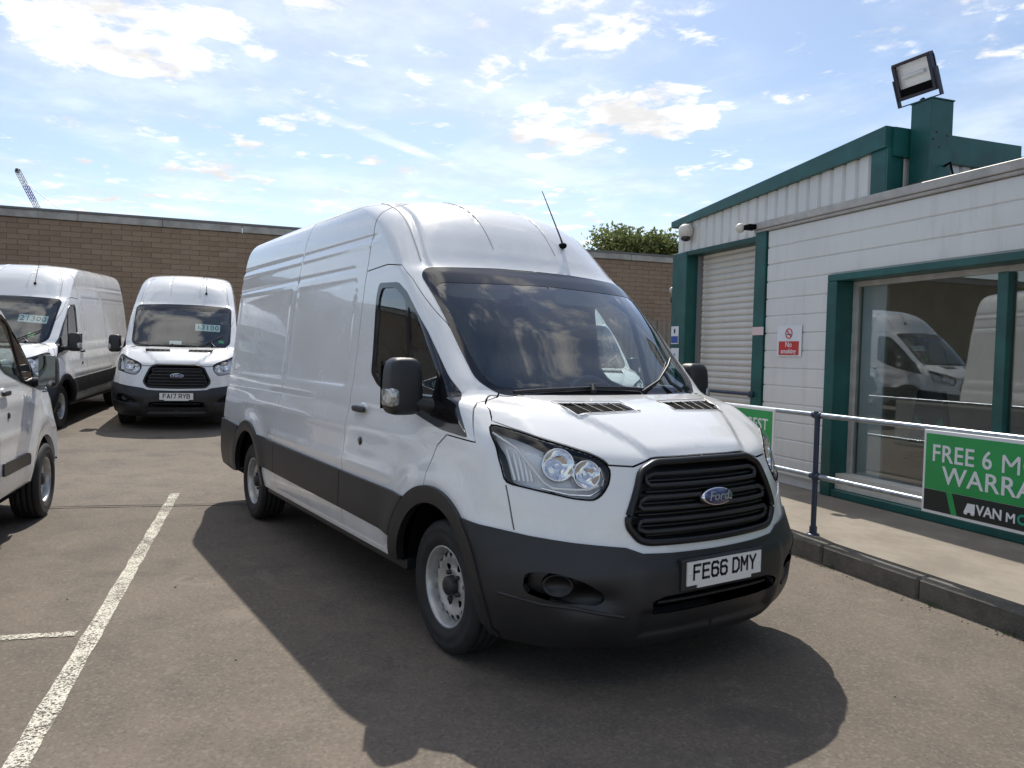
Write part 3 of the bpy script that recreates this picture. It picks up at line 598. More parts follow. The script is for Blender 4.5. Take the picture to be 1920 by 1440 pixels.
o = empty('bulkhead_lamp', BP(-3.97, Q+.14, 3.235), label='round frosted lamp on a dark bracket at the office roof corner', category='lamp')
MB().superell(BP(-.05, .03, 0), (.06, .06, .06), 2, 16).build('globe', 'cream', o); BB().b(-.02, .12, -.12, .02, -.03, .03).build('bracket', 'dark', o, bevel=.008)
o = empty('alarm_siren', BP(uL-.08, Q1-.03, 2.62), label='small pale siren and bracket on the far edge of the door post', category='siren')
MB().superell((0, 0, 0), (.06, .06, .05), 2.2, 12).build('siren_body', 'capping', o); MB().superell((0, 0, -.14), (.04, .04, .06), 2.6, 12).build('bracket', 'rusty_grey', o)
# green tower with floodlight on the office roof
t = empty('floodlight_tower', BP(-1.77, -4.445, 3.236), label='square green steel tower with a rusty base on the office roof', category='tower')
zz = .14
BB().b(-.122, .122, -.143, .143, .10, .935).build('shaft', 'green_paint', t, bevel=.006)
BB().b(-.128, .128, -.15, .15, .935, .948).build('cap_plate', 'green_dark', t)
V = [BP(a*(k-.035), b*k, z) for z, k in ((0, .205), (.15, .158)) for a, b in ((-1, -1), (1, -1), (1, 1), (-1, 1))]
MB().add(V, [(0, 1, 5, 4), (1, 2, 6, 5), (2, 3, 7, 6), (3, 0, 4, 7), (4, 5, 6, 7)]).build('base_flashing', 'rusty_grey', t)
MB().tube([BP(.124, -.05, .30), BP(.19, -.05, .32), BP(.24, -.03, .2), BP(.27, 0, .02)], .012, 6).build('cable', 'dark', t)
for a, z in ((.06, .62), (.10, .55), (.02, .48), (-.08, .60)): MB().superell(BP(.122, a, z), (.006, .018, .014), 2.2, 8).build('rust_patch', 'rusty_grey', t)
fl = empty('floodlight', BP(-1.88, -4.32, 4.45), label='large square floodlight on a bracket atop the green tower', category='floodlight')
fx = Vector(BP(.97, -.22, .06)).normalized(); nrm = Vector(BP(.18, .86, -.34)).normalized(); fx = (fx-nrm*fx.dot(nrm)).normalized(); fy = nrm.cross(fx).normalized()
def FL(a, b, c): return tuple(fx*a+fy*b+nrm*c)
W2, H2 = .195, .185
MB().box(-W2, W2, -H2, -H2+.03, -.05, .03, M=FL).box(-W2, W2, H2-.03, H2, -.05, .03, M=FL).box(-W2, -W2+.03, -H2+.03, H2-.03, -.05, .03, M=FL).box(W2-.03, W2, -H2+.03, H2-.03, -.05, .03, M=FL).build('frame', 'lamp_body', fl, bevel=.004)
V = [FL(a*k, b*k2, c) for c, k, k2 in ((-.05, 1, 1), (-.13, .82, .8), (-.19, .45, .55)) for a, b in ((-W2, -H2), (W2, -H2), (W2, H2), (-W2, H2))]
MB().add(V, [(i, (i+1) % 4, (i+1) % 4+4, i+4) for i in range(4)]+[(i+4, (i+1) % 4+4, (i+1) % 4+8, i+8) for i in range(4)]+[(8, 9, 10, 11)]).build('housing', 'lamp_body', fl, bevel=.01)
MB().box(-W2+.03, W2-.03, -H2+.11, H2-.03, -.04, -.035, M=FL).build('reflector', 'reflector', fl); MB().box(-W2+.03, W2-.03, -H2+.03, -H2+.108, -.045, .012, M=FL).build('control_box', 'dark', fl)
MB().box(-W2+.031, W2-.031, -H2+.11, H2-.031, .010, .014, M=FL).build('lamp_glass', 'lens', fl); MB().tube([FL(-.12, .03, -.01), FL(.10, .03, -.01)], .022, 10).build('bulb', 'sign_white', fl)
MB().box(-W2-.03, -W2-.015, -H2-.05, .03, -.03, .02, M=FL).box(W2+.015, W2+.03, -H2-.05, .03, -.03, .02, M=FL).box(-W2-.03, W2+.03, -H2-.062, -H2-.05, -.03, .02, M=FL).build('bracket', 'lamp_body', fl)
MB().tube([FL(.02, -H2-.05, 0), BP(.1, -.1, -.33)], .03, 8).build('mounting', 'lamp_body', fl)
# ---------------------------------------------------------------- handrail with banners
hr = empty('handrail', BP(-1.03, -2.545, .152), label='galvanised two rail barrier with blue posts along the kerb', category='railing')
us_ = (-3.4, 0.0, 2.4, 4.8)
for z in (1.0, .49): MB().tube([BP(u, 0, z) for u in np.linspace(-3.4, 4.8, 12)], .0215, 10).build('rail', 'galvanised', hr)
for u in us_:
    p = MB().tube([BP(u, 0, 0), BP(u, 0, 1.0)], .022, 10).build('post', 'rail_blue', hr)
    for z in (1.0, .49, .04): MB().tube([BP(u, 0, z-.03), BP(u, 0, z+.03)], .031, 10).build('clamp', 'rail_blue', p)
    for z in (1.0, .49): MB().tube([BP(u-.05, 0, z), BP(u+.05, 0, z)], .029, 10).build('clamp', 'rail_blue', p)
    MB().lathe([(0, .055), (.008, .05), (.01, .0001)], 14, M=lambda x, y, z, u=u: (BP(u, 0, 0)[0]+x, BP(u, 0, 0)[1]+z, -y)).build('foot_plate', 'rail_blue', p)
def banner(u0, u1, z0, z1, label):
    o = BB().b(u0, u1, -2.515, -2.500, z0, z1).build('banner_board', 'banner_edge', bevel=.002); o['label'] = label; o['category'] = 'banner'; o['group'] = 'banners on the handrail'
    return o
bz0, bz1 = .575, 1.145
def uext(o):
    return max(v.co.x*.970-v.co.y*.242 for v in o.data.vertices)
def stroke_m(u0, z0, w, h, st, par):
    mb = MB(); P = [np.array((u0+st+a*(w-2*st), z0+b*h)) for a, b in GLY['M'][0]]
    for a, b in zip(P[:-1], P[1:]):
        d = (b-a)/np.linalg.norm(b-a); n = np.array((-d[1], d[0]))*st; q = [a-n, b-n, b+n, a+n]; mb.add([BP(p[0], -2.4955+.0004*abs(d[0]), p[1]) for p in q], [(0, 1, 2, 3)])
    mb.build('lettering', 'banner_edge', par, fix=False); return u0+w
b1 = banner(.075, 2.25, bz0, bz1, 'green free warranty banner on the handrail, nearest the camera')
BB().b(.095, 2.23, -2.4995, -2.4980, bz0+.165, bz1-.025).build('green_field', 'banner_green', b1); BB().b(.095, 2.23, -2.4995, -2.4975, bz0+.02, bz0+.163).build('dark_band', 'banner_dark', b1)
MB().add([BP(u, -2.4965, z) for u, z in ((.27, bz0+.163), (.315, bz0+.163), (.36, bz0+.02), (.315, bz0+.02))], [(0, 1, 2, 3)]).build('green_stripe', 'banner_green', b1, fix=False)
um = uext(text('FREE 6', .162, BP(.145, -2.4965, .985), XU, ZU, 'banner_edge', b1, sx=.93, bold=.0018, sp=1.06, align='LEFT'))
um = stroke_m(um+.070, .985-.055, .118, .110, .0088, b1); text('ONTH', .162, BP(um+.016, -2.4965, .985), XU, ZU, 'banner_edge', b1, sx=.93, bold=.0018, sp=1.06, align='LEFT')
text('WARRANTY', .168, BP(.235, -2.4965, .842), XU, ZU, 'banner_edge', b1, sx=1.05, bold=.0018, sp=1.04, align='LEFT')
um = uext(text('VAN', .092, BP(.50, -2.4955, .66), XU, ZU, 'banner_edge', b1, align='LEFT', bold=.002, sx=.95)); um = stroke_m(um+.030, .66-.029, .060, .058, .0060, b1); text('O', .085, BP(um+.012, -2.4955, .66), XU, ZU, 'teal', b1, align='LEFT', bold=.003); text('NSTER', .085, BP(um+.085, -2.4955, .66), XU, ZU, 'banner_edge', b1, align='LEFT', bold=.003)
MB().add([BP(u, -2.4955, z) for u, z in ((.41, .635), (.435, .695), (.49, .695), (.49, .635))], [(0, 1, 2, 3)]).build('van_emblem', 'banner_edge', b1, fix=False)
for u in (.425, .475): MB().superell(BP(u, -2.495, .632), (.014, .004, .014), 2, 10).build('emblem_wheel', 'banner_edge', b1)
b2 = banner(-3.55, -1.52, bz0-.02, bz1+.02, 'green banner ending in LARGEST on the handrail, behind the bonnet')
BB().b(-3.53, -1.545, -2.4995, -2.4980, bz0+.10, bz1-.005).build('green_field', 'banner_green', b2); BB().b(-3.53, -1.545, -2.4995, -2.4975, bz0, bz0+.098).build('dark_band', 'banner_dark', b2)
text('LARGEST', .145, BP(-1.60, -2.4965, 1.01), XU, ZU, 'banner_edge', b2, sx=.93, bold=.002, sp=1.05, align='RIGHT')
# ---------------------------------------------------------------- back wall of brown blocks
UW = -18.5; ZT = 5.03
bw = empty('block_wall', BP(UW, 0, 0), label='long high brown block wall with grey coping closing the yard', category='wall')
# the wall runs along q (towards the left of the picture)
BB().b(-.35, -.015, -26, 40, -.2, ZT-.26).build('wall_core', 'mortar', bw)
bl = BB().b(-.012, .006, -.2335, .2335, -.0645, .0645).mesh('block', bevel=.004); bl.materials.append(MATS['block_brown'])
bh, bwid = .1365, .475
cells = []
for r in range(34):
    for c in range(-54, 84):
        q = c*bwid+(r % 2)*bwid/2; z = ZT-.26-.07-r*bh
        if z < .1: continue
        cells.append((q, z))
def cpx(q, z):
    P = np.array(BP(UW, q, z))-np.array(CP); d = P@F_; return 960+1441.84*(P@R_)/d, 720-1441.84*(P@U_)/d, d
vis = []; rest = []
for q, z in cells:
    x, y, d = cpx(q, z)
    (vis if (d > 0 and ((-20 < x < 480 and y < 520) or (1120 < x < 1262 and y < 640))) else rest).append((q, z))
vis.sort(key=lambda c: cpx(*c)[2]); 
if len(vis) > 300: rest += vis[300:]; vis = vis[:300]
for q, z in vis:
    o = link('block', bl, None, bw); o.location = (*BP(rng.uniform(-.004, .004), q, 0)[:2], z)
mb = BB()
for q, z in rest:
    x, y, d = cpx(q, z)
    k = rng.uniform(-.003, .005); mb.b(-.012, .005+k, q-.232, q+.232, z-.062, z+.062)
mb.build('blockwork', 'block_brown', bw, kind='stuff', fix=False)
for i in range(33):
    q0 = -26+i*2.0; BB().b(-.42, .07, q0+.004, q0+1.996, ZT-.25, ZT-.06).build('coping_stone', 'coping', bw, bevel=.01)
BB().b(-.43, .09, -26, 40, ZT-.058, ZT).build('coping_flashing', 'coping_dark', bw)
# palisade fence before the wall, by the shed
UF = -14.0; pf = empty('palisade_fence', BP(UF, -9.2, .25), label='grey steel palisade fence between the van roof line and the shed', category='fence')
for k in range(26):
    q = -1.9+k*.16
    V = [BP(a, q+b, z) for a, b, z in ((0, -.035, 0), (.02, 0, 0), (0, .035, 0), (0, -.035, 2.30), (.02, 0, 2.42), (0, .035, 2.30))]
    MB().add(V, [(0, 1, 4, 3), (1, 2, 5, 4), (3, 4, 5)]).build('pale', 'fence_grey', pf, fix=False)
for z in (.5, 2.0): BB().b(-.05, -.01, -2, 2.3, z, z+.05).build('rail', 'fence_grey', pf)
for q in (-1.9, .6): BB().b(-.12, -.055, q, q+.07, 0, 2.35).build('post', 'fence_grey', pf)
# ---------------------------------------------------------------- bushes, house roof, crane beyond the wall
def leafm(t, b, tc, k=1.0):
    f = noise(t, tc, 2.2, 4, .6); c = MIX(t, RAMP(t, f, .35, .65), (.085, .125, .04), (.20, .22, .075)); t.links.new(c, b.inputs['Base Color']); b.inputs['Subsurface Weight'].default_value = 0
    tl = t.nodes.new('ShaderNodeBsdfTranslucent'); t.links.new(c, tl.inputs[0]); mx = t.nodes.new('ShaderNodeMixShader'); mx.inputs[0].default_value = .45; o = [q for q in t.nodes if q.type == 'OUTPUT_MATERIAL'][0]; t.links.new(b.outputs[0], mx.inputs[1]); t.links.new(tl.outputs[0], mx.inputs[2]); t.links.new(mx.outputs[0], o.inputs[0])
mat('leaves', (.06, .1, .03), .6, build=leafm); mat('leaves_light', (.22, .28, .07), .6, build=leafm); mat('bark', (.07, .05, .035), .9, var=.3)
def tree(label, u, q, z0, zc, rx, ry, rz, n, m, group):
    o = empty('leafy_tree', BP(u, q, z0), label=label, category='tree', group=group)
    cl = [(rng.normal(0, .45)*ry, rng.normal(0, .5)*rx, rng.uniform(-.6, .62)*rz) for _ in range(30)]
    C = np.array([cl[i] for i in rng.integers(0, 30, n)])+np.clip(rng.normal(0, 1, (n, 3)), -1.6, 1.6)*np.array([.34, .34, .30])
    C[:, 2] += zc-z0; ax = rng.normal(0, 1, (n, 3)); ax /= np.linalg.norm(ax, axis=1, keepdims=True); bx_ = np.cross(ax, rng.normal(0, 1, (n, 3))); bx_ /= np.linalg.norm(bx_, axis=1, keepdims=True); s = rng.uniform(.06, .12, (n, 1))
    W = np.stack([.970*C[:, 0]-.242*C[:, 1], -.242*C[:, 0]-.970*C[:, 1], C[:, 2]], 1)
    V = np.stack([W-ax*s, W+bx_*s*.5, W+ax*s, W-bx_*s*.5], 1).reshape(-1, 3); F = np.arange(4*n).reshape(-1, 4)
    MB().add(V, F).build('crown', m, o, fix=False)
    tr = MB().tube([(0, 0, 0), (.1, .05, (zc-z0)*.5), (0, .1, zc-z0)], [.16, .12, .06], 8)
    for k in range(6): a = rng.uniform(0, 6.3); tr.tube([(.05, .05, (zc-z0)*.55), (math.cos(a)*.7, math.sin(a)*.7, zc-z0+rng.uniform(-.1, .4))], [.06, .02], 6)
    tr.build('trunk', 'bark', o)
gt = 'trees above the far wall'
tree('dark green rounded tree above the wall, nearest the van roof', -22.5, -11.7, .3, 5.6, 1.0, .8, .85, 5600, 'leaves', gt)
tree('mid green tree in the middle of the clump above the wall', -22.6, -13.1, .3, 5.65, 1.0, .8, .78, 5600, 'leaves', gt)
tree('yellow green tree above the wall beside the shed', -22.0, -14.5, .3, 5.35, 1.0, .8, .66, 5200, 'leaves_light', gt)
hs = empty('distant_house', BP(-38, -27.5, 0), label='dark pitched house roof just visible between trees and shed', category='house')
BB().b(-3, 3, -4, 3.6, 0, 7.2).build('wall', 'off_white', hs)
MB().add([BP(*p) for p in ((-3.3, -4, 7.2), (3.3, -4, 7.2), (3.3, 4, 7.2), (-3.3, 4, 7.2), (-3.3, -1, 9.0), (3.3, -1, 9.0))], [(0, 1, 5, 4), (2, 3, 4, 5), (1, 2, 5), (3, 0, 4)]).build('roof', 'roof_slate', hs)
def far(xp, yp, d):
    v = (xp-960)/1441.84*R_+(720-yp)/1441.84*U_+F_; return Vector(CP)+Vector(v*d)
T0, T1 = far(86, 420, 160), far(33, 320, 160)
cr = empty('tower_crane', (T0.x, T0.y, 0), label='thin white crane jib with purple section rising over the wall', category='crane')
o0 = Vector((T0.x, T0.y, 0)); dv = T1-T0; pr = dv.cross(Vector(F_)).normalized()*.38; pq = pr.cross(dv).normalized()*.38
def lat(t0, t1, n, m, nm):
    mb = MB()
    for i in range(n):
        a = T0+dv*(t0+(t1-t0)*i/n)-o0; b = T0+dv*(t0+(t1-t0)*(i+1)/n)-o0
        for s, s2 in ((1, 1), (1, -1), (-1, 1), (-1, -1)): mb.tube([a+pr*s+pq*s2, b+pr*s+pq*s2], .09, 4, cap=False)
        mb.tube([a+pr+pq, b-pr+pq], .06, 4, cap=False); mb.tube([a-pr-pq, b+pr-pq], .06, 4, cap=False)
    mb.build(nm, m, cr)
lat(0, .44, 8, 'crane_white', 'jib_section'); lat(.44, .72, 5, 'crane_purple', 'jib_section'); lat(.72, 1.0, 5, 'crane_white', 'jib_section')
T2 = far(112, 392, 160); MB().tube([T0+dv*.8-o0, T2-o0], .06, 4).build('stay_cable', 'lamp_body', cr); MB().tube([Vector((0, 0, 0)), T0-o0], .9, 8).build('mast', 'crane_white', cr); MB().superell(tuple(T1-o0), (.5, .5, .5), 3, 8).build('jib_head', 'lamp_body', cr)
# ---------------------------------------------------------------- vans
WHEEL = {}
def wheel_meshes(R=.356, hub_dark=True, key='t'):
    if key in WHEEL: return WHEEL[key]
    k = R/.356
    # tyre (axis along -Y, outer face towards -Y); profile (outward, radius)
    tp = [(-.105, .215), (-.118, .235), (-.122, .27), (-.118, .31), (-.105, .338), (-.092, .349)]
    for g in (-.075, -.03, .015, .06): tp += [(g, .354), (g+.002, .346), (g+.008, .346), (g+.010, .354)]
    tp += [(.092, .349), (.106, .338), (.117, .315), (.1195, .300), (.1175, .297), (.1215, .272), (.120, .245), (.1165, .241), (.113, .228), (.102, .215), (.09, .205)]
    ty = MB().lathe([(a, r*k) for a, r in tp], 56)
    tm = ty.mesh('tyre')
    rim = MB().lathe([(a, r*k) for a, r in [(-.09, .20), (.085, .203), (.100, .217), (.106, .2155), (.104, .206), (.090, .200), (.070, .193), (.02, .188)]], 56)
    # perforated disc
    prof_r = np.array([.0, .055, .075, .10, .125, .15, .172, .19])*k; prof_a = np.array([.050, .050, .052, .040, .048, .062, .058, .035])
    loops = []; holes = []
    def circ(c, r, n): t = np.arange(n)*2*np.pi/n; return np.stack([c[0]+r*np.cos(t), c[1]+r*np.sin(t)], 1)
    loops.append((circ((0, 0), .19*k, 56), True))
    for i in range(18):
        t = 2*np.pi*(i+.13)/18; c = (.168*k*math.cos(t), .168*k*math.sin(t)); h = circ(c, .0165*k, 10); loops.append((h, True)); holes.append((c, .0165*k))
    for i in range(6):
        t = 2*np.pi*(i+.5)/6; t += .07; c = (.106*k*math.cos(t), .106*k*math.sin(t)); h = circ(c, .019*k, 10); loops.append((h, True)); holes.append((c, .019*k))
    g = []
    for r in np.linspace(.01, .18, 14): g += [tuple(q) for q in circ((0, 0), r*k, max(7, int(r/.19*70)))]
    g = np.array(g); ga = .37+np.arange(len(g))*1e-4; g = np.stack([g[:, 0]*np.cos(ga)-g[:, 1]*np.sin(ga), g[:, 0]*np.sin(ga)+g[:, 1]*np.cos(ga)], 1); ok = np.ones(len(g), bool)
    for c, r in holes: ok &= np.hypot(g[:, 0]-c[0], g[:, 1]-c[1]) > r*1.2
    V, T = cdt(loops, g[ok]); C = V[T].mean(1); keep = np.hypot(C[:, 0], C[:, 1]) < .19*k
    for c, r in holes: keep &= np.hypot(C[:, 0]-c[0], C[:, 1]-c[1]) > r
    rr = np.hypot(V[:, 0], V[:, 1]); a = np.interp(rr, prof_r, prof_a)
    rim.add(np.stack([V[:, 0], -a, V[:, 1]], 1), T[keep], True)
    rm = rim.mesh('wheel')
    back = MB().lathe([(-.02, .0001), (-.02, .19*k)], 40).mesh('brake')
    cap = MB().lathe([(.045, .055*k), (.085, .052*k), (.096, .040*k), (.100, .0001)], 28)
    for i in range(5):
        t = 2*np.pi*i/5; cap.lathe([(.045, .013), (.074, .012), (.076, .0001)], 8, M=lambda x, y, z, t=t: (x+.072*k*math.cos(t), y, z+.072*k*math.sin(t)))
    cm = cap.mesh('hub_cap')
    WHEEL[key] = (rm, tm, back, cm); return WHEEL[key]
def put_wheel(root, x, y, z, side, key='t', R=.356):
    rm, tm, bk, cm = wheel_meshes(R, key=key)
    w = link('wheel', rm, 'silver', root); w.location = (x, y, z); w.rotation_euler = (0, rng.uniform(0, 1), 0 if side < 0 else math.pi)
    link('tyre', tm, 'rubber', w); link('brake_drum', bk, 'dark', w); link('hub_cap', cm, 'black_plastic', w); return w
def build_van(sh, label, group, zm=lambda z: z, wb=3.75, res=.035, flares=True, vents=True, door_bar=True, bumper='black_plastic', kind='van', interior=True, tyreR=.356, plate=None, mw=1.0):
    root = empty('white_van', label=label, category='van', group=group)
    ZV = np.vectorize(zm)
    def fr(poly, closed=True):
        q = dens(poly, min(res, .03), closed); S, U = sh.front(q[:, 0], ZV(q[:, 1])); return np.stack([S, U], 1)
    def sd(poly, closed=True, st=None):
        q = dens(poly, st or min(res*1.3, .05), closed); S, U = sh.side(q[:, 0], ZV(q[:, 1])); return np.stack([S, U], 1)
    S1 = sh.L1+sh.L2+sh.L3; U1 = sh.U[-1]*.9995
    bx = -wb; zc = .36
    def circ(cx, cz, r, n=48): t = np.arange(n)*2*np.pi/n; q = np.stack([cx+r*np.cos(t), cz+r*np.sin(t)], 1); q = q[q[:, 1] > .18]; S, U = sh.side(q[:, 0], q[:, 1]); return np.stack([S, U], 1)
    def arcpoly(cx, cz, r):  # arch outline closed below
        t = np.linspace(-.35, np.pi+.35, 44); q = np.stack([cx+r*np.cos(t), cz+r*np.sin(t)], 1); q[:, 1] = np.maximum(q[:, 1], .245)
        S, U = sh.side(q[:, 0], q[:, 1]); return np.stack([S, U], 1)
    u0 = 0.
    sF = float(sh.side(np.array(.38), np.array(.40))[0]); uB = float(sh.uz(.40))
    ri, ro = (.44, .53) if flares else (.40, .41)
    R = []  # name, polygon
    R.append(('drop', arcpoly(-.03, zc, ri))); R.append(('drop', arcpoly(bx, zc+.02, ri+.01)))
    R.append(('drop', np.array([(sF, -.01), (S1+.01, -.01), (S1+.01, uB), (sF, uB)])))
    gr = rnd([(-.02, 1.098), (.33, 1.096), (.42, 1.055), (.515, .84), (.513, .80), (.465, .735), (.41, .722), (-.02, .716)], .03)
    R.append(('grille_hole', fr(gr)))
    if flares:
        R.append(('front_arch', arcpoly(-.03, zc, ro))); R.append(('rear_arch', arcpoly(bx, zc+.02, ro+.01)))
    bz = [(0, .672), (.30, .676), (.455, .683), (.53, .712), (.74, .735), (.90, .757)]
    bp = fr(bz, False); s2 = sd([(.42, .775), (.30, .785)], False); top = np.concatenate([bp, s2])
    sE = float(sh.side(np.array(.2), np.array(.5))[0])
    R.append(('bumper', np.concatenate([[[-.01, -.01]], [[-.01, bp[0][1]]], top, [[sE, top[-1][1]], [sE, -.01]]])))
    if flares:
        R.append(('clad1', sd([(-.37, .56), (-.37, .78), (-1.37, .79), (-1.37, .545), (-.43, .53)])))
        R.append(('clad2', sd([(-1.37, .545), (-1.37, .79), (-2.905, .81), (-2.905, .56)])))
        R.append(('clad3', sd([(-2.905, .56), (-2.905, .81), (bx+.35, .825), (bx+.45, .57)])))
        q = sd([(bx-.40, .84), (-4.70, .86)], False); R.append(('rear_bumper', np.concatenate([q, [[S1+.01, q[-1][1]], [S1+.01, -.01], [q[0][0], -.01]]])))
    else:
        R.append(('clad1', sd(rnd([(-.62, .56), (-.60, .64), (-.66, .66), (-1.33, .66), (-1.33, .56)], .02))))
    hl = rnd([(.919, 1.248), (.858, 1.22), (.792, 1.184), (.704, 1.16), (.621, 1.13), (.574, 1.10), (.553, 1.06), (.573, 1.00), (.612, .948), (.648, .925), (.727, .932), (.848, .961), (.945, .985), (.951, 1.106), (.94, 1.2)], .02, 2)
    R.append(('headlight', fr(hl)))
    wi = rnd([(-.02, 1.405), (.6, 1.408), (.74, 1.42), (.775, 1.50), (.79, 1.9), (.78, 1.985), (.74, 2.01), (-.02, 2.035)], .05)
    wo_ = rnd([(-.02, 1.362), (.62, 1.366), (.735, 1.38), (.813, 1.45), (.818, 1.67), (.817, 2.06), (.765, 2.112), (.3, 2.136), (-.02, 2.14)], .04)
    R.append(('windscreen', fr(wi))); R.append(('windscreen_border', fr(wo_)))
    if vents: R.append(('vent', fr([(.551, 1.329), (.152, 1.326), (.145, 1.296), (.518, 1.289)])))
    g1 = rnd([(-1.105, 1.93), (-1.08, 2.0), (-.87, 1.99), (-.70, 1.905), (-.60, 1.60), (-.53, 1.325), (-.80, 1.375), (-.98, 1.42), (-1.065, 1.50)], .05)
    g2 = rnd([(-.655, 1.87), (-.38, 1.665), (-.16, 1.455), (-.21, 1.275), (-.49, 1.325), (-.565, 1.60)], .025)
    dlo = rnd([(-1.15, 1.95), (-1.13, 2.035), (-.84, 2.022), (-.70, 1.955), (-.382, 1.715), (-.109, 1.467), (.06, 1.335), (.235, 1.17), (-.05, 1.185), (-.26, 1.222), (-.55, 1.28), (-.80, 1.335), (-.98, 1.385), (-1.09, 1.45)], .03)
    R.append(('door_glass', sd(g1))); R.append(('quarter_glass', sd(g2))); R.append(('window_frame', sd(dlo)))
    doorx = -1.375
    door = [(doorx, .42), (doorx, 2.13), (-1.05, 2.15), (-.85, 2.13), (-.70, 2.04), (-.32, 1.76), (0.0, 1.48), (.18, 1.31), (.30, 1.155), (.02, 1.165), (-.07, 1.10), (-.13, .95), (-.14, .87), (-.16, .42)]
    fog = [(.93, .60), (.935, .51), (.80, .462), (.675, .442), (.635, .47), (.65, .52), (.735, .575), (.84, .605)]
    R.insert(2, ('fog_hole', fr(rnd(fog, .03)))); R.insert(2, ('intake_hole', fr(rnd([(-.02, .495), (.36, .49), (.43, .47), (.40, .405), (.34, .395), (-.02, .395)], .02))))
    bon = [(-.02, 1.111), (.33, 1.108), (.44, 1.075), (.555, 1.083), (.574, 1.108), (.621, 1.138), (.704, 1.168), (.792, 1.192), (.858, 1.228), (.905, 1.26), (.868, 1.335), (.78, 1.372), (.735, 1.372), (.62, 1.358), (-.02, 1.355)]
    side = [(doorx, .42), (doorx, 2.13), (-1.36, 2.62), (-2.78, 2.64), (-2.86, 2.1), (-2.905, 1.2), (-2.905, .42)]
    if sh.z1 < 2.6: side = [(x, min(z, 2.36)) for x, z in side]
    if wb < 3.5: side = [(max(x, -2.35), z) for x, z in side]
    seams = [sd(door, False), np.concatenate([fr(bon, False)]), sd(side, False), sd([(-.14, .87), (-.16, .42)], False), fr([(.945, .975), (.938, .775)], False)]
    R.append(('bonnet', fr(bon))); R.append(('front_door', sd(door))); R.append(('side_panel', sd(side)))
    gw = .0045 if res < .05 else .006
    loops = [(p, True) for _, p in R]
    for L in seams:
        t = np.gradient(L, axis=0); t /= np.linalg.norm(t, axis=1, keepdims=True)+1e-9; nn = np.stack([-t[:, 1], t[:, 0]], 1)
        loops += [(L+nn*gw, False), (L-nn*gw, False)]
    eps = 1e-3
    loops.append((dens([(0, 0), (S1, 0), (S1, U1), (0, U1)], res*1.4), True))
    loops = [(np.clip(p, [0, 0], [S1, U1]), c) for p, c in loops]
    xs = np.concatenate([np.arange(res*.7, sh.L1+.25, res*.7), np.arange(sh.L1+.25, sh.L1+sh.L2-.1, res*1.9), np.arange(sh.L1+sh.L2-.1, S1, res*1.2)])
    ex = []
    for xe in (-2.84, -1.5, -4.72, -2.97):
        s0 = float(sh.side(np.array(xe), np.array(1.7))[0]); ex.append(s0+np.linspace(-.1, .1, 13 if res < .05 else 5))
    xs = np.sort(np.concatenate([xs]+ex)); xs = xs[np.concatenate([[True], np.diff(xs) > .008])]
    us = np.arange(res*.5, U1-.005, res*.75)
    gx, gu = np.meshgrid(xs, us); gx = gx+(np.arange(len(us)) % 2)[:, None]*res*.3
    grid = np.stack([gx.ravel(), gu.ravel()], 1); grid = grid[(grid[:, 0] < S1-.005)]
    V, T = cdt(loops, grid); C = V[T].mean(1)
    cls = np.full(len(T), -1)
    for i, (nm, poly) in enumerate(R):
        m = (cls < 0) & pip(poly, C); cls[m] = i
    names = [nm for nm, _ in R]
    isgap = np.zeros(len(T), bool)
    for L in seams: isgap |= pdist(L, C) < gw
    for i, nm in enumerate(names):
        if nm in ('drop', 'fog_hole', 'intake_hole', 'windscreen', 'windscreen_border', 'door_glass', 'quarter_glass', 'window_frame', 'headlight', 'grille_hole', 'vent', 'bumper', 'front_arch', 'rear_arch'): isgap[cls == i] = False
    if zm(1) != 1: pass
    P, Nn = sh.PN(V[:, 0], V[:, 1])
    P[V[:, 0] < 1e-6, 1] = 0
    # orient triangles outward
    e1 = P[T[:, 1]]-P[T[:, 0]]; e2 = P[T[:, 2]]-P[T[:, 0]]; fn = np.cross(e1, e2); flip = (fn*Nn[T[:, 0]]).sum(1) < 0; T[flip] = T[flip][:, ::-1]
    M2 = np.array([1, -1, 1])
    def piece(tri, off=0., rim=0., inset=0.):
        """(verts, faces, normals) of a set of triangles pushed out by off, with a skirt of depth rim"""
        ids, inv = np.unique(tri, return_inverse=True); F = inv.reshape(tri.shape); v = P[ids]+Nn[ids]*off; n = Nn[ids]
        Fs = F.tolist(); vv = v; nn = n
        if rim:
            E = {}
            for f in Fs:
                for a, b in ((f[0], f[1]), (f[1], f[2]), (f[2], f[0])): E[(a, b)] = 1
            bd = [(a, b) for a, b in E if (b, a) not in E and not (abs(v[a][1]) < 1e-4 and abs(v[b][1]) < 1e-4)]
            ev = []; en = []
            for a, b in bd:
                k = len(v)+len(ev); o = np.cross(v[b]-v[a], n[a]); o /= np.linalg.norm(o)+1e-9
                ev += [v[a], v[b], v[b]-n[b]*rim, v[a]-n[a]*rim]; en += [o]*4; Fs.append([k+1, k, k+3, k+2])
            if ev: vv = np.concatenate([v, np.array(ev)]); nn = np.concatenate([n, np.array(en)])
        return vv, Fs, nn
    def emit(nm, m, mask, mode, off=0, rim=0, **pr):
        tri = T[mask]
        if len(tri) == 0: return []
        v, f, n = piece(tri, off, rim); fm = [q[::-1] for q in f]; out = []
        if mode == 'centre':
            mb = MB(); mb.add(v, f, True, n); mb.add(v*M2, fm, True, n*M2); out.append(mb.build(nm, m, root, fix=False, **pr))
        else:
            mb = MB(); mb.add(v*M2, fm, True, n*M2); out.append(mb.build(nm, m, root, fix=False, **pr))
            mb = MB(); mb.add(v, f, True, n); out.append(mb.build(nm, m, root, fix=False, **pr))
        return out
    def sel(*nms): return np.isin(cls, [i for i, n_ in enumerate(names) if n_ in nms]) & ~isgap
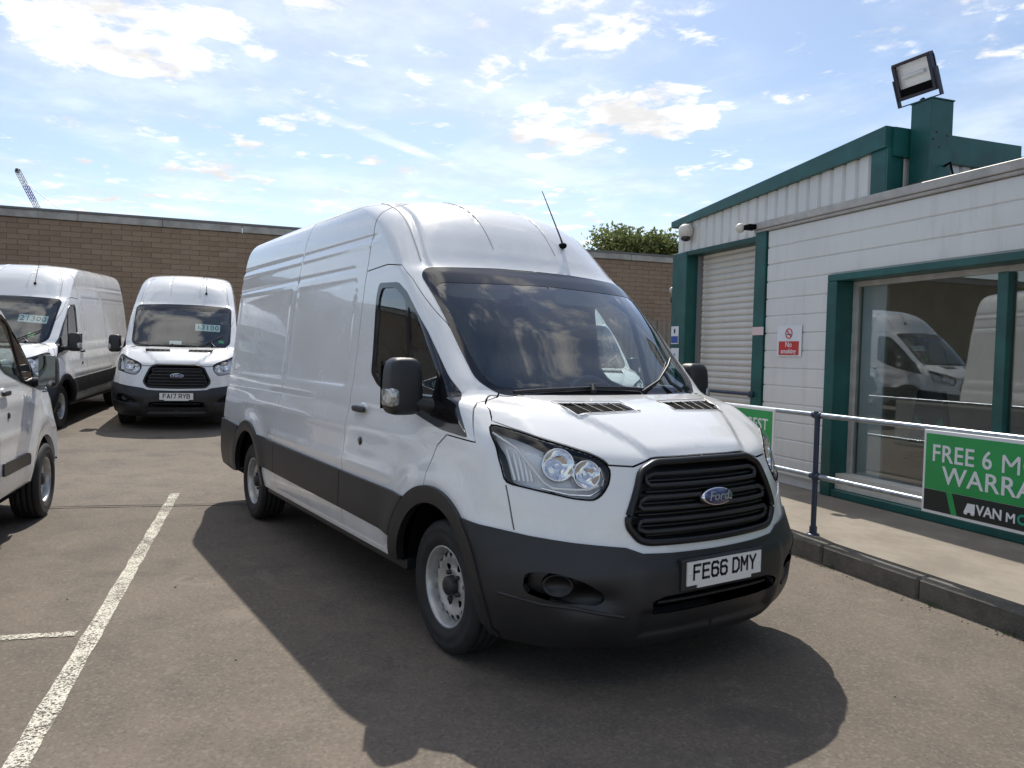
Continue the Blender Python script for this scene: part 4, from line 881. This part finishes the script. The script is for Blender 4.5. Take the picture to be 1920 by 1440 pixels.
    emit('body', 'van_white', (cls == -1) & ~isgap, 'centre', rim=.012)
    bo = emit('bonnet', 'van_white', sel('bonnet'), 'centre', rim=.012)[0]
    emit('front_door', 'van_white', sel('front_door'), 'side', rim=.012)
    emit('side_panel', 'van_white', sel('side_panel'), 'side', rim=.012)
    if flares:
        emit('wheel_arch_trim', 'black_plastic', sel('front_arch'), 'side', .020, .05); emit('wheel_arch_trim', 'black_plastic', sel('rear_arch'), 'side', .020, .05)
        for c in ('clad1', 'clad2', 'clad3'): emit('side_moulding', 'black_plastic', sel(c), 'side', .022, .03)
        emit('rear_bumper', 'black_plastic', sel('rear_bumper'), 'centre', .02, .03)
    else: emit('side_moulding', 'black_plastic', sel('clad1'), 'side', .016, .02)
    emit('front_bumper', bumper, sel('bumper'), 'centre', .012 if bumper == 'black_plastic' else 0, .05)
    emit('windscreen', 'windscreen_glass', sel('windscreen'), 'centre'); emit('windscreen_border', 'gloss_black', sel('windscreen_border'), 'centre', .002, .01)
    emit('window_frame', 'gloss_black', sel('window_frame'), 'side', .003, .012)
    emit('door_glass', 'side_glass', sel('door_glass'), 'side', -.006); emit('quarter_glass', 'side_glass', sel('quarter_glass'), 'side', -.004)
    # added inner skin, coloured dark to give the shut lines their shade
    skin_mask = ~np.isin(cls, [i for i, n_ in enumerate(names) if n_ in ('drop', 'windscreen', 'door_glass', 'quarter_glass', 'headlight', 'grille_hole', 'vent', 'fog_hole', 'intake_hole')])
    tri = T[skin_mask]; ids, inv = np.unique(tri, return_inverse=True); F = inv.reshape(tri.shape); v = P[ids]-Nn[ids]*.022; v[P[ids, 1] < 1e-6, 1] = 0
    mb = MB(); mb.add(v, F, True); mb.add(v*M2, F[:, ::-1], True); mb.build('gap_shade_skin', 'dark', root)
    def fp(y, z, off=0.):
        s = 1 if y >= 0 else -1; S, U = sh.front(np.array([abs(y)]), np.array([zm(z)])); p, n = sh.PN(S, U); q = p[0]+n[0]*off; return Vector((q[0], q[1]*s, q[2])), Vector((n[0][0], n[0][1]*s, n[0][2]))
    def spt(x, z, off=0., s=-1):
        S, U = sh.side(np.array([x]), np.array([zm(z)])); p, n = sh.PN(S, U); q = p[0]+n[0]*off; return Vector((q[0], q[1]*s, q[2])), Vector((n[0][0], n[0][1]*s, n[0][2]))
    # headlights
    hm = sel('headlight'); hv, hf, hn = piece(T[hm], 0, 0)
    for s in (-1, 1):
        MS = np.array([1, s, 1]); f2 = hf if s > 0 else [q[::-1] for q in hf]
        mb = MB(); mb.add((hv-hn*.001)*MS, f2, True, hn*MS); lens = mb.build('headlight', 'lens', root, fix=False)
        bv, bf, bn = piece(T[hm], -.080, -.077); f3 = bf if s > 0 else [q[::-1] for q in bf]
        mb = MB(); mb.add(bv*MS, f3, True, bn*MS); mb.build('reflector_housing', 'reflector', lens, fix=False)
        def lp(y, z, off): return fp(s*y, z, off)[0]
        for cy, cz, r in ((.765, 1.085, .072), (.655, 1.045, .062)):
            c = lp(cy, cz, -.030)
            def MM(x, y, z, c=c): return (c[0]-y*.93, c[1]+x-s*y*-.3*s*s, c[2]+z)
            nn_ = fp(s*cy, cz)[1]; ax_ = (nn_*.72+Vector((1, 0, 0))*.28).normalized(); tx_ = Vector((0, 0, 1)).cross(ax_).normalized(); tz_ = ax_.cross(tx_)
            mb = MB().lathe([(-.045, .0001), (-.04, r*.35), (-.02, r*.75), (.004, r*.97), (.012, r*1.05), (.002, r*1.12), (-.03, r*1.16)], 28, M=lambda x, y, z, c=c: tuple(c+ax_*(-y)+tx_*x+tz_*z))
            mb.build('reflector_bowl', 'chrome', lens)
            MB().superell(tuple(c-ax_*.022), (.012, .010, .010), 2, 10).build('bulb', 'chrome', lens)
        st = [(.93, 1.215), (.89, 1.15), (.86, 1.06), (.83, 1.00), (.80, .975), (.72, .972), (.66, .975), (.615, .995)]
        MB().tube([lp(a, b, -.018) for a, b in st], .007, 6).build('light_strip', 'plate_white', lens)
        st = [(.595, 1.075), (.585, 1.02), (.61, .975), (.66, .945), (.74, .948), (.84, .972)]
        MB().tube([lp(a, b, -.012) for a, b in st], .006, 6).build('light_strip', 'chrome', lens)
        mb = MB()
        for y in np.linspace(.87, .925, 5): mb.tube([lp(y, 1.15-(.925-y)*1.3, -.035), lp(y, 1.0, -.035)], .007, 5)
        mb.build('fluting', 'reflector', lens)
        c = lp(.80, .965, -.035); MB().superell(tuple(c), (.015, .018, .014), 2, 10).build('indicator_bulb', 'amber', lens)
        ot = dens(hl, .02); MB().tube([lp(a, b, .000) for a, b in ot]+[lp(*ot[0], 0)], .0045, 5, cap=False).build('seal', 'dark', lens)
    # grille
    gm = np.isin(cls, [i for i, n_ in enumerate(names) if n_ == 'grille_hole'])
    gv, gf, gn = piece(T[gm], -.055, -.065)
    mb = MB(); mb.add(gv, gf, True, gn); mb.add(gv*M2, [q[::-1] for q in gf], True, gn*M2); gr_o = mb.build('grille', 'grille_black', root, fix=False)
    gi = [(.02, 1.078), (.31, 1.076), (.40, 1.035), (.487, .84), (.487, .80), (.45, .76), (.40, .743), (.02, .737)]
    ring = [(y, z) for y, z in gr if y > 0]; full = [(y, z) for y, z in ring]+[(-y, z) for y, z in ring[::-1]]
    fo = dens(full, .04); MB().tube([fp(y*.985, .905+(z-.905)*.965, .0) for y, z in fo for _ in (0,)] and [fp(y*.985, .905+(z-.905)*.965, .004)[0] for y, z in fo]+[fp(fo[0][0]*.985, .905+(fo[0][1]-.905)*.965, .004)[0]], .018, 8, cap=False).build('grille_frame', 'grille_black', gr_o)
    def halfw(z): return np.interp(z, [.74, .80, .86, 1.04, 1.08], [.42, .465, .465, .375, .30])
    for zc_, hh in ((1.015, .026), (.908, .026), (.802, .026)):
        pts = []
        w1, w2 = halfw(zc_+hh), halfw(zc_-hh)
        for y in np.linspace(-w1+.03, w1-.03, 13): pts.append(fp(y, zc_+hh, -.010)[0])
        wm = (w1+w2)/2
        for t in (.3, .5, .7): pts.append(fp(wm, zc_+hh-2*hh*t, -.010)[0])
        for y in np.linspace(w2-.03, -w2+.03, 13): pts.append(fp(y, zc_-hh, -.010)[0])
        for t in (.3, .5, .7): pts.append(fp(-wm, zc_-hh+2*hh*t, -.010)[0])
        pts.append(pts[0]); MB().tube(pts, .0125, 8, cap=False).build('grille_bar', 'black_plastic', gr_o)
    for z in (1.015, .962, .908, .855, .802, .758):
        w = halfw(z)-.02; MB().tube([fp(y, z, -.028)[0] for y in np.linspace(-w, w, 13)], .010, 6).build('grille_bar', 'grille_black', gr_o)
    # oval badge
    c, n = fp(0, .918, .022); X = Vector((0, 1, 0)); Yv = n.cross(X).normalized(); Yv = Yv if Yv.z > 0 else -Yv
    def OV(k, d): return lambda x, y, z: tuple(c + n*(-y+d) + X*(x*k) + Yv*(z*k*.41))
    MB().lathe([(-.02, .088), (.0, .088), (.004, .084), (.004, .0001)], 40, M=OV(1.2, 0)).build('badge', 'chrome', gr_o)
    MB().lathe([(-.005, .079), (.006, .079), (.0065, .0001)], 40, M=OV(1.2, 0)).build('badge_face', 'badge_blue', gr_o)
    text('Ford', .062, c+n*.0075, X, Yv, 'silver', gr_o, shear=.35, sx=1.15, bold=.0003)
    # number plate with its holder
    x0 = fp(0, .60, .012)[0].x
    MB().box(x0-.03, x0+.010, -.285, .285, .50, .652).build('plate_holder', 'black_plastic', root, bevel=.006)
    pl_ = MB().box(x0+.010, x0+.017, -.26, .26, .528, .639).box(x0+.009, x0+.016, -.19, .19, .512, .53).build('number_plate', 'plate_white', root)
    if plate: plate_text(plate, x0+.0172, .588, pl_)
    for s in (-1, 1): MB().lathe([(0, .007), (.0025, .006), (.003, .0001)], 10, M=lambda x, y, z, s=s: (x0+.017-y, s*.243+x, .583+z)).build('screw', 'plate_white', pl_)
    # lower intake, fog recesses
    def strip(ya, yb, za, zb, off, nm, m, nx=12, nz=3):
        for s in ((1,) if ya < 0 else (-1, 1)):
            V = []; F = []
            for i in range(nx+1):
                for j in range(nz+1): V.append(fp(s*(ya+(yb-ya)*i/nx) if ya >= 0 else ya+(yb-ya)*i/nx, za+(zb-za)*j/nz, off)[0])
            for i in range(nx):
                for j in range(nz): a = i*(nz+1)+j; F.append((a, a+1, a+nz+2, a+nz+1))
            MB().add(V, F, True).build(nm, m, root)
    emit('lower_intake', 'dark', np.isin(cls, [i for i, n_ in enumerate(names) if n_ == 'intake_hole']), 'centre', -.05, -.07); emit('fog_recess', 'grille_black', np.isin(cls, [i for i, n_ in enumerate(names) if n_ == 'fog_hole']), 'side', -.045, -.06)
    MB().tube([fp(y, .452, -.02)[0] for y in np.linspace(-.38, .38, 9)], .008, 6).build('intake_bar', 'black_plastic', root)
    for s in (-1, 1):
        c, n = fp(s*.83, .54, -.03); t = Vector((-n.y, n.x, 0)).normalized()
        fg = MB().lathe([(-.03, .056), (.010, .054), (.012, .046), (-.006, .040), (-.010, .0001)], 26, M=lambda x, y, z: tuple(c+n*(-y)+t*x*1.35+Vector((0, 0, z)))).build('fog_lamp_blank', 'grille_black', root)
        MB().tube([fp(s*y, z, .012)[0] for y, z in ((.55, .405), (.66, .418), (.76, .437), (.88, .462), (.99, .49))], .009, 8).build('bumper_lip', 'black_plastic', root)
    if vents:
        for s in (-1, 1):
            q = [fp(s*y, z, -.012)[0] for y, z in ((.551, 1.329), (.152, 1.326), (.145, 1.296), (.518, 1.289))]
            V = []; F = []
            vt = np.array([(.565, 1.334), (.138, 1.331), (.128, 1.291), (.524, 1.283)])
            vent = MB().tube([fp(s*y, z, .004)[0] for y, z in dens(vt, .05)]+[fp(s*vt[0][0], vt[0][1], .004)[0]], .0024, 6, cap=False).build('bonnet_vent', 'silver', root)
            ids = np.isin(cls, [i for i, n_ in enumerate(names) if n_ == 'vent']); vv, vf, vn = piece(T[ids], -.010, -.01)
            MB().add(vv*np.array([1, s, 1]), vf if s > 0 else [k[::-1] for k in vf], True, vn*np.array([1, s, 1])).build('mesh_panel', 'dark', vent, fix=False)
            for t in np.arange(1, 5)/5:
                a = np.array((.551, 1.329))*(1-t)+np.array((.152, 1.326))*t; b = np.array((.518, 1.289))*(1-t)+np.array((.145, 1.296))*t
                MB().tube([fp(s*a[0], a[1], .001)[0], fp(s*b[0], b[1], .001)[0]], .003, 5).build('vent_rib', 'black_plastic', vent)
    # mirrors, handles, wipers, aerial
    for s in (-1, 1):
        K = zm(1.42)-1.42
        bx_ = MB().superell((-.27, s*(1.115-.05*(mw < 1)), 1.405+K), (.080, .100*mw, .156*(1 if mw == 1 else .92)), 4.2, 28, tap=-.06)
        mir = bx_.build('door_mirror', 'black_plastic', root)
        MB().tube([(-.20, s*.92, 1.30+K), (-.22, s*.99, 1.30+K), (-.25, s*1.06, 1.32+K)], [.06, .05, .06], 10, flat=.8).build('mirror_arm', 'black_plastic', mir)
        MB().superell((-.262, s*(1.188-.085*(mw < 1)), 1.348+K), (.076, .030*mw, .056), 4, 20).build('indicator_lens', 'indicator_clear', mir)
        V = [(-.358, s*(1.115-.05*(mw < 1)+a*mw), 1.405+K+b*.97) for a, b in ((-.09, -.13), (.09, -.13), (.09, .14), (-.09, .14))]
        MB().add(V, [(0, 1, 2, 3)]).build('mirror_glass', 'mirror_silver', mir)
        p, n = spt(-1.15, 1.21, .028, s); MB().superell((p.x, p.y, p.z), (.105, .014, .021), 3.5, 16).build('door_handle', 'black_plastic', root)
        p2, _ = spt(-1.13, 1.215, -.002, s); MB().superell((p2.x, p2.y, p2.z), (.065, .012, .045), 2.6, 16).build('handle_recess', 'van_white', root)
        p, n = spt(-1.10, 1.015, 0, s); MB().lathe([(0, .027), (.008, .026), (.009, .0001)], 20, M=lambda x, y, z: (p.x+x, p.y+s*(-y)*1.0, p.z+z)).build('door_lock', 'gloss_black', root)
    p = [fp(y, z, .02)[0] for y, z in ((-.66, 1.374), (-.5, 1.385), (-.3, 1.392), (-.12, 1.40), (.1, 1.396), (.24, 1.388))]
    wp = MB().tube(p, .011, 6).tube([fp(-.16, 1.365, .03)[0], fp(-.14, 1.40, .035)[0]], .016, 8).build('wiper', 'grille_black', root)
    p = [fp(y, z, .022)[0] for y, z in ((.22, 1.372), (.42, 1.44), (.60, 1.53), (.68, 1.575))]
    MB().tube(p, .008, 6).tube([fp(y, z, .03)[0] for y, z in ((.56, 1.37), (.50, 1.42), (.50, 1.475))], .011, 6).build('wiper', 'grille_black', root)
    if sh.z1 > 2.4:
        zb = 2.335 if sh.z1 > 2.6 else 2.27
        c, n = fp(.36, zb+.02, 0)
        an = MB().superell(tuple(c+n*.012), (.045, .02, .022), 2.2, 14).build('aerial', 'dark', root)
        d = Vector((-.50, 0, .86)).normalized(); MB().tube([c+n*.02, c+n*.02+d*.06, c+d*.50], [.009, .006, .003], 6).build('aerial_rod', 'black_plastic', an)
    if sh.z1 > 2.6:
        for s in (-1, 1):
            MB().tube([fp(s*.25, z, .000)[0] for z in np.linspace(2.28, 2.70, 16)], .003, 6).build('groove_shade_line', 'capping', root)  # grey tube paints in the shading of the pressed roof groove
            MB().tube([fp(s*(.765-.082*(z-2.15)/.495), z, .000)[0] for z in np.linspace(2.16, 2.64, 14)], .0045, 6).build('gutter_shade_line', 'capping', root)  # gutter line shading drawn the same way, as a grey tube
    # side step, underbody, wheel wells
    for s in (-1, 1):
        if flares: MB().box(-3.22, -.44, *sorted((s*.90, s*.995)), .335, .398).build('side_step', 'black_plastic', root, bevel=.012)
        for cx in (-.03, bx):
            V = []; tt_ = np.linspace(.02, np.pi-.02, 26)
            for a in tt_:
                for yy in (.60, .955): V.append((cx+.47*math.cos(a), s*yy, zc+.47*math.sin(a)))
            V2 = [(cx, s*.60, zc)]
            F = [(2*i, 2*i+1, 2*i+3, 2*i+2) for i in range(25)]+[(52, 2*i, 2*i+2) for i in range(25)]
            MB().add(V+V2, F, False).build('wheel_well', 'dark', root)
    MB().box(bx-1.1, .62, -.86, .86, .30, .44).build('underbody', 'dark', root)
    yw = .873
    for cx in (0, bx):
        for s in (-1, 1): put_wheel(root, cx, s*yw, tyreR, s, key='w%.3f' % tyreR, R=tyreR)
    MB().box(.02, .22, -.68, .68, 1.20, zm(1.30)).build('leak_blocker', 'dark', root)  # unseen box added to stop sunlight leaking between bonnet and windscreen
    # cab interior
    if interior:
        K = lambda z: zm(z)
        MB().superell((-.22, 0, K(1.13)), (.40, .88, .16), 5, 28).build('dashboard', 'dash_grey', root)
        MB().superell((-.20, .36 if LHD_LOOK else -.36, K(1.27)), (.14, .20, .07), 3, 20).build('instrument_hood', 'dash_grey', root)
        sy = .42 if LHD_LOOK else -.42
        t = np.linspace(0, 2*np.pi, 33); c = Vector((-.40, sy*.86, K(1.28))); a = Vector((0, 1, 0)); b = Vector((-.55, 0, .83))
        sw = MB().tube([c+a*(.205*math.cos(k))+b*(.205*math.sin(k)) for k in t], .016, 8, cap=False).build('steering_wheel', 'dash_grey', root)
        MB().superell(tuple(c), (.04, .16, .035), 3, 14).build('steering_boss', 'dash_grey', sw)
        for y in (-.45, .18, .62):
            w = .25 if y < 0 else .21
            st = MB().superell((-1.18, y, K(1.25)), (.09, w, .37), 4, 20).build('seat', 'seat_cloth', root)
            MB().superell((-.90, y, K(.90)), (.28, w, .10), 4, 20).build('seat_cushion', 'seat_cloth', st); MB().superell((-1.2, y, K(1.70)), (.06, .13, .10), 4, 14).build('headrest', 'seat_cloth', st)
        MB().box(-1.50, -1.47, -.87, .87, .5, K(2.08)).build('bulkhead', 'interior_grey', root)
        MB().superell((-.62, 0, K(1.93)), (.02, .12, .045), 3, 14).build('rear_view_mirror', 'dash_grey', root)
        for y in (-.42, .42): MB().superell((-.66, y, K(1.995)), (.02, .24, .06), 5, 16).build('sun_visor', 'interior_grey', root)
        MB().box(-1.47, .1, -.85, .85, .55, .60).build('cab_floor', 'dark', root)
    return root, fp, spt
# ---------------------------------------------------------------- place the vans
LHD_LOOK = True
main, fp0, _ = build_van(TRANSIT_HIGH, 'large white high roof panel van in the foreground with plate FE66 DMY', 'white vans parked in the yard', res=.032, plate='FE66 DMY')
hd = math.radians(-14.5)
def price(root, fpz, s, y, z, label, o_, rz, w=.36):
    pass
v2, fp2, _ = build_van(TRANSIT_HIGH, 'white van facing the camera with plate FA17 RYB, second from left at back', 'white vans parked in the yard', res=.055, plate='FA17 RYB')
v3 = copy_tree(v2); v3['label'] = 'white van at the far left back with a 21300 price board in its windscreen'
for ch in list(v3.children):
    if ch.name.startswith('number_plate'):
        for g in list(ch.children): bpy.data.objects.remove(g)
        bpy.data.objects.remove(ch)
for v, (x, y, z), rz in ((v2, (-11.26, -.27, .0), hd), (v3, (-11.30, -3.08, .0), hd-math.radians(4.5))):
    zf = float(gh(np.array(x), 0)); zb = float(gh(np.array(x-3.63), 0)); v.location = (x, y, zf); v.rotation_euler = (0, math.atan2(zb-zf, 3.75), rz)
def board(root, txt, y, z, label, w=.42, h=.17):
    p, n = fp2(y, z, -.05); X = Vector((0, 1, 0)); X = (X-n*X.dot(n)).normalized(); Y = n.cross(X).normalized(); M = root.matrix_basis
    o = empty('price_board', M @ p, label=label, category='price sign', group='price boards in windscreens'); R3 = M.to_3x3()
    Xw, Yw, Nw = R3 @ X, R3 @ Y, R3 @ n
    MB().box(-w/2, w/2, -h/2, h/2, -.003, 0, M=lambda a, b, c: tuple(Xw*a+Yw*b+Nw*c)).build('board', 'price_board', o)
    text(txt, .15, tuple(Nw*.002), Xw, Yw, 'print_black', o, sx=.95, sp=1.1)
    return o
bpy.context.view_layer.update()
board(v3, '21300', .50, 1.80, 'pale price board reading 21300 in the far left van'); board(v2, '13100', .42, 1.76, 'pale price board reading 13100 in the FA17 van')
for v, y, z, w, h, m, lb, nm in ((v2, -.10, 1.46, .20, .11, 'paper', 'white paper sheet low in the windscreen of the FA17 van', 'paper_sheet'), (v2, .66, 1.50, .09, .07, 'tag_green', 'small green tag in the windscreen corner of the FA17 van', 'green_tag'), (v3, .55, 1.53, .09, .09, 'tag_green', 'small green tag in the windscreen of the far left van', 'green_tag')):
    p, n = fp2(y, z, -.03); X = Vector((0, 1, 0)); X = (X-n*X.dot(n)).normalized(); Y = n.cross(X).normalized(); R3 = v.matrix_basis.to_3x3(); q = v.matrix_basis @ p
    o = MB().box(-w/2, w/2, -h/2, h/2, -.002, .002, M=lambda a, b, c: tuple(q+R3 @ X*a+R3 @ Y*b+R3 @ n*c)).build(nm, m); o['label'] = lb; o['category'] = 'paper' if 'paper' in nm else 'tag'
v5 = copy_tree(v2); v5['label'] = 'white van parked beyond, seen only through the foreground van cab glass'
for ch in list(v5.children):
    if ch.name.startswith('number_plate'):
        for g in list(ch.children): bpy.data.objects.remove(g)
        bpy.data.objects.remove(ch)
v5.location = (-6.62, 5.18, float(gh(np.array(-6.77), 0))); v5.rotation_euler = (0, 0, hd)
# low-roof van in the left foreground
zk = lambda z: float(np.interp(z, [0, .9, 1.36, 2.08, 2.55], [0, .92, 1.32, 1.86, 2.03]))
LT_ = []
for (z, xf, d, w, m, xr) in MID: LT_.append((zk(z), xf-.04, d, w*.955, m, xr+.95))
LOWVAN = Shape(LT_, -4.0, disp_transit(2.0), lend=3.9)
v4, _, _ = build_van(LOWVAN, 'low roof white van cut by the left edge of the photo', 'white vans parked in the yard', zm=zk, wb=2.93, res=.05, flares=False, vents=False, bumper='van_white', tyreR=.343, mw=.72)
v6 = None
v4.location = (-4.93, -3.555, 0); v4.rotation_euler = (0, 0, hd+math.pi)
for k in (1, 2):   # its neighbours in the same row, just outside the frame, mirrored in the long white side
    v6 = copy_tree(v4); v6.location = (-4.93-.69*k, -3.555-2.66*k, 0); v6['label'] = ('low roof white van beside the one cut by the left edge, out of frame', 'third low roof white van in the row, farthest left and out of frame')[k-1]
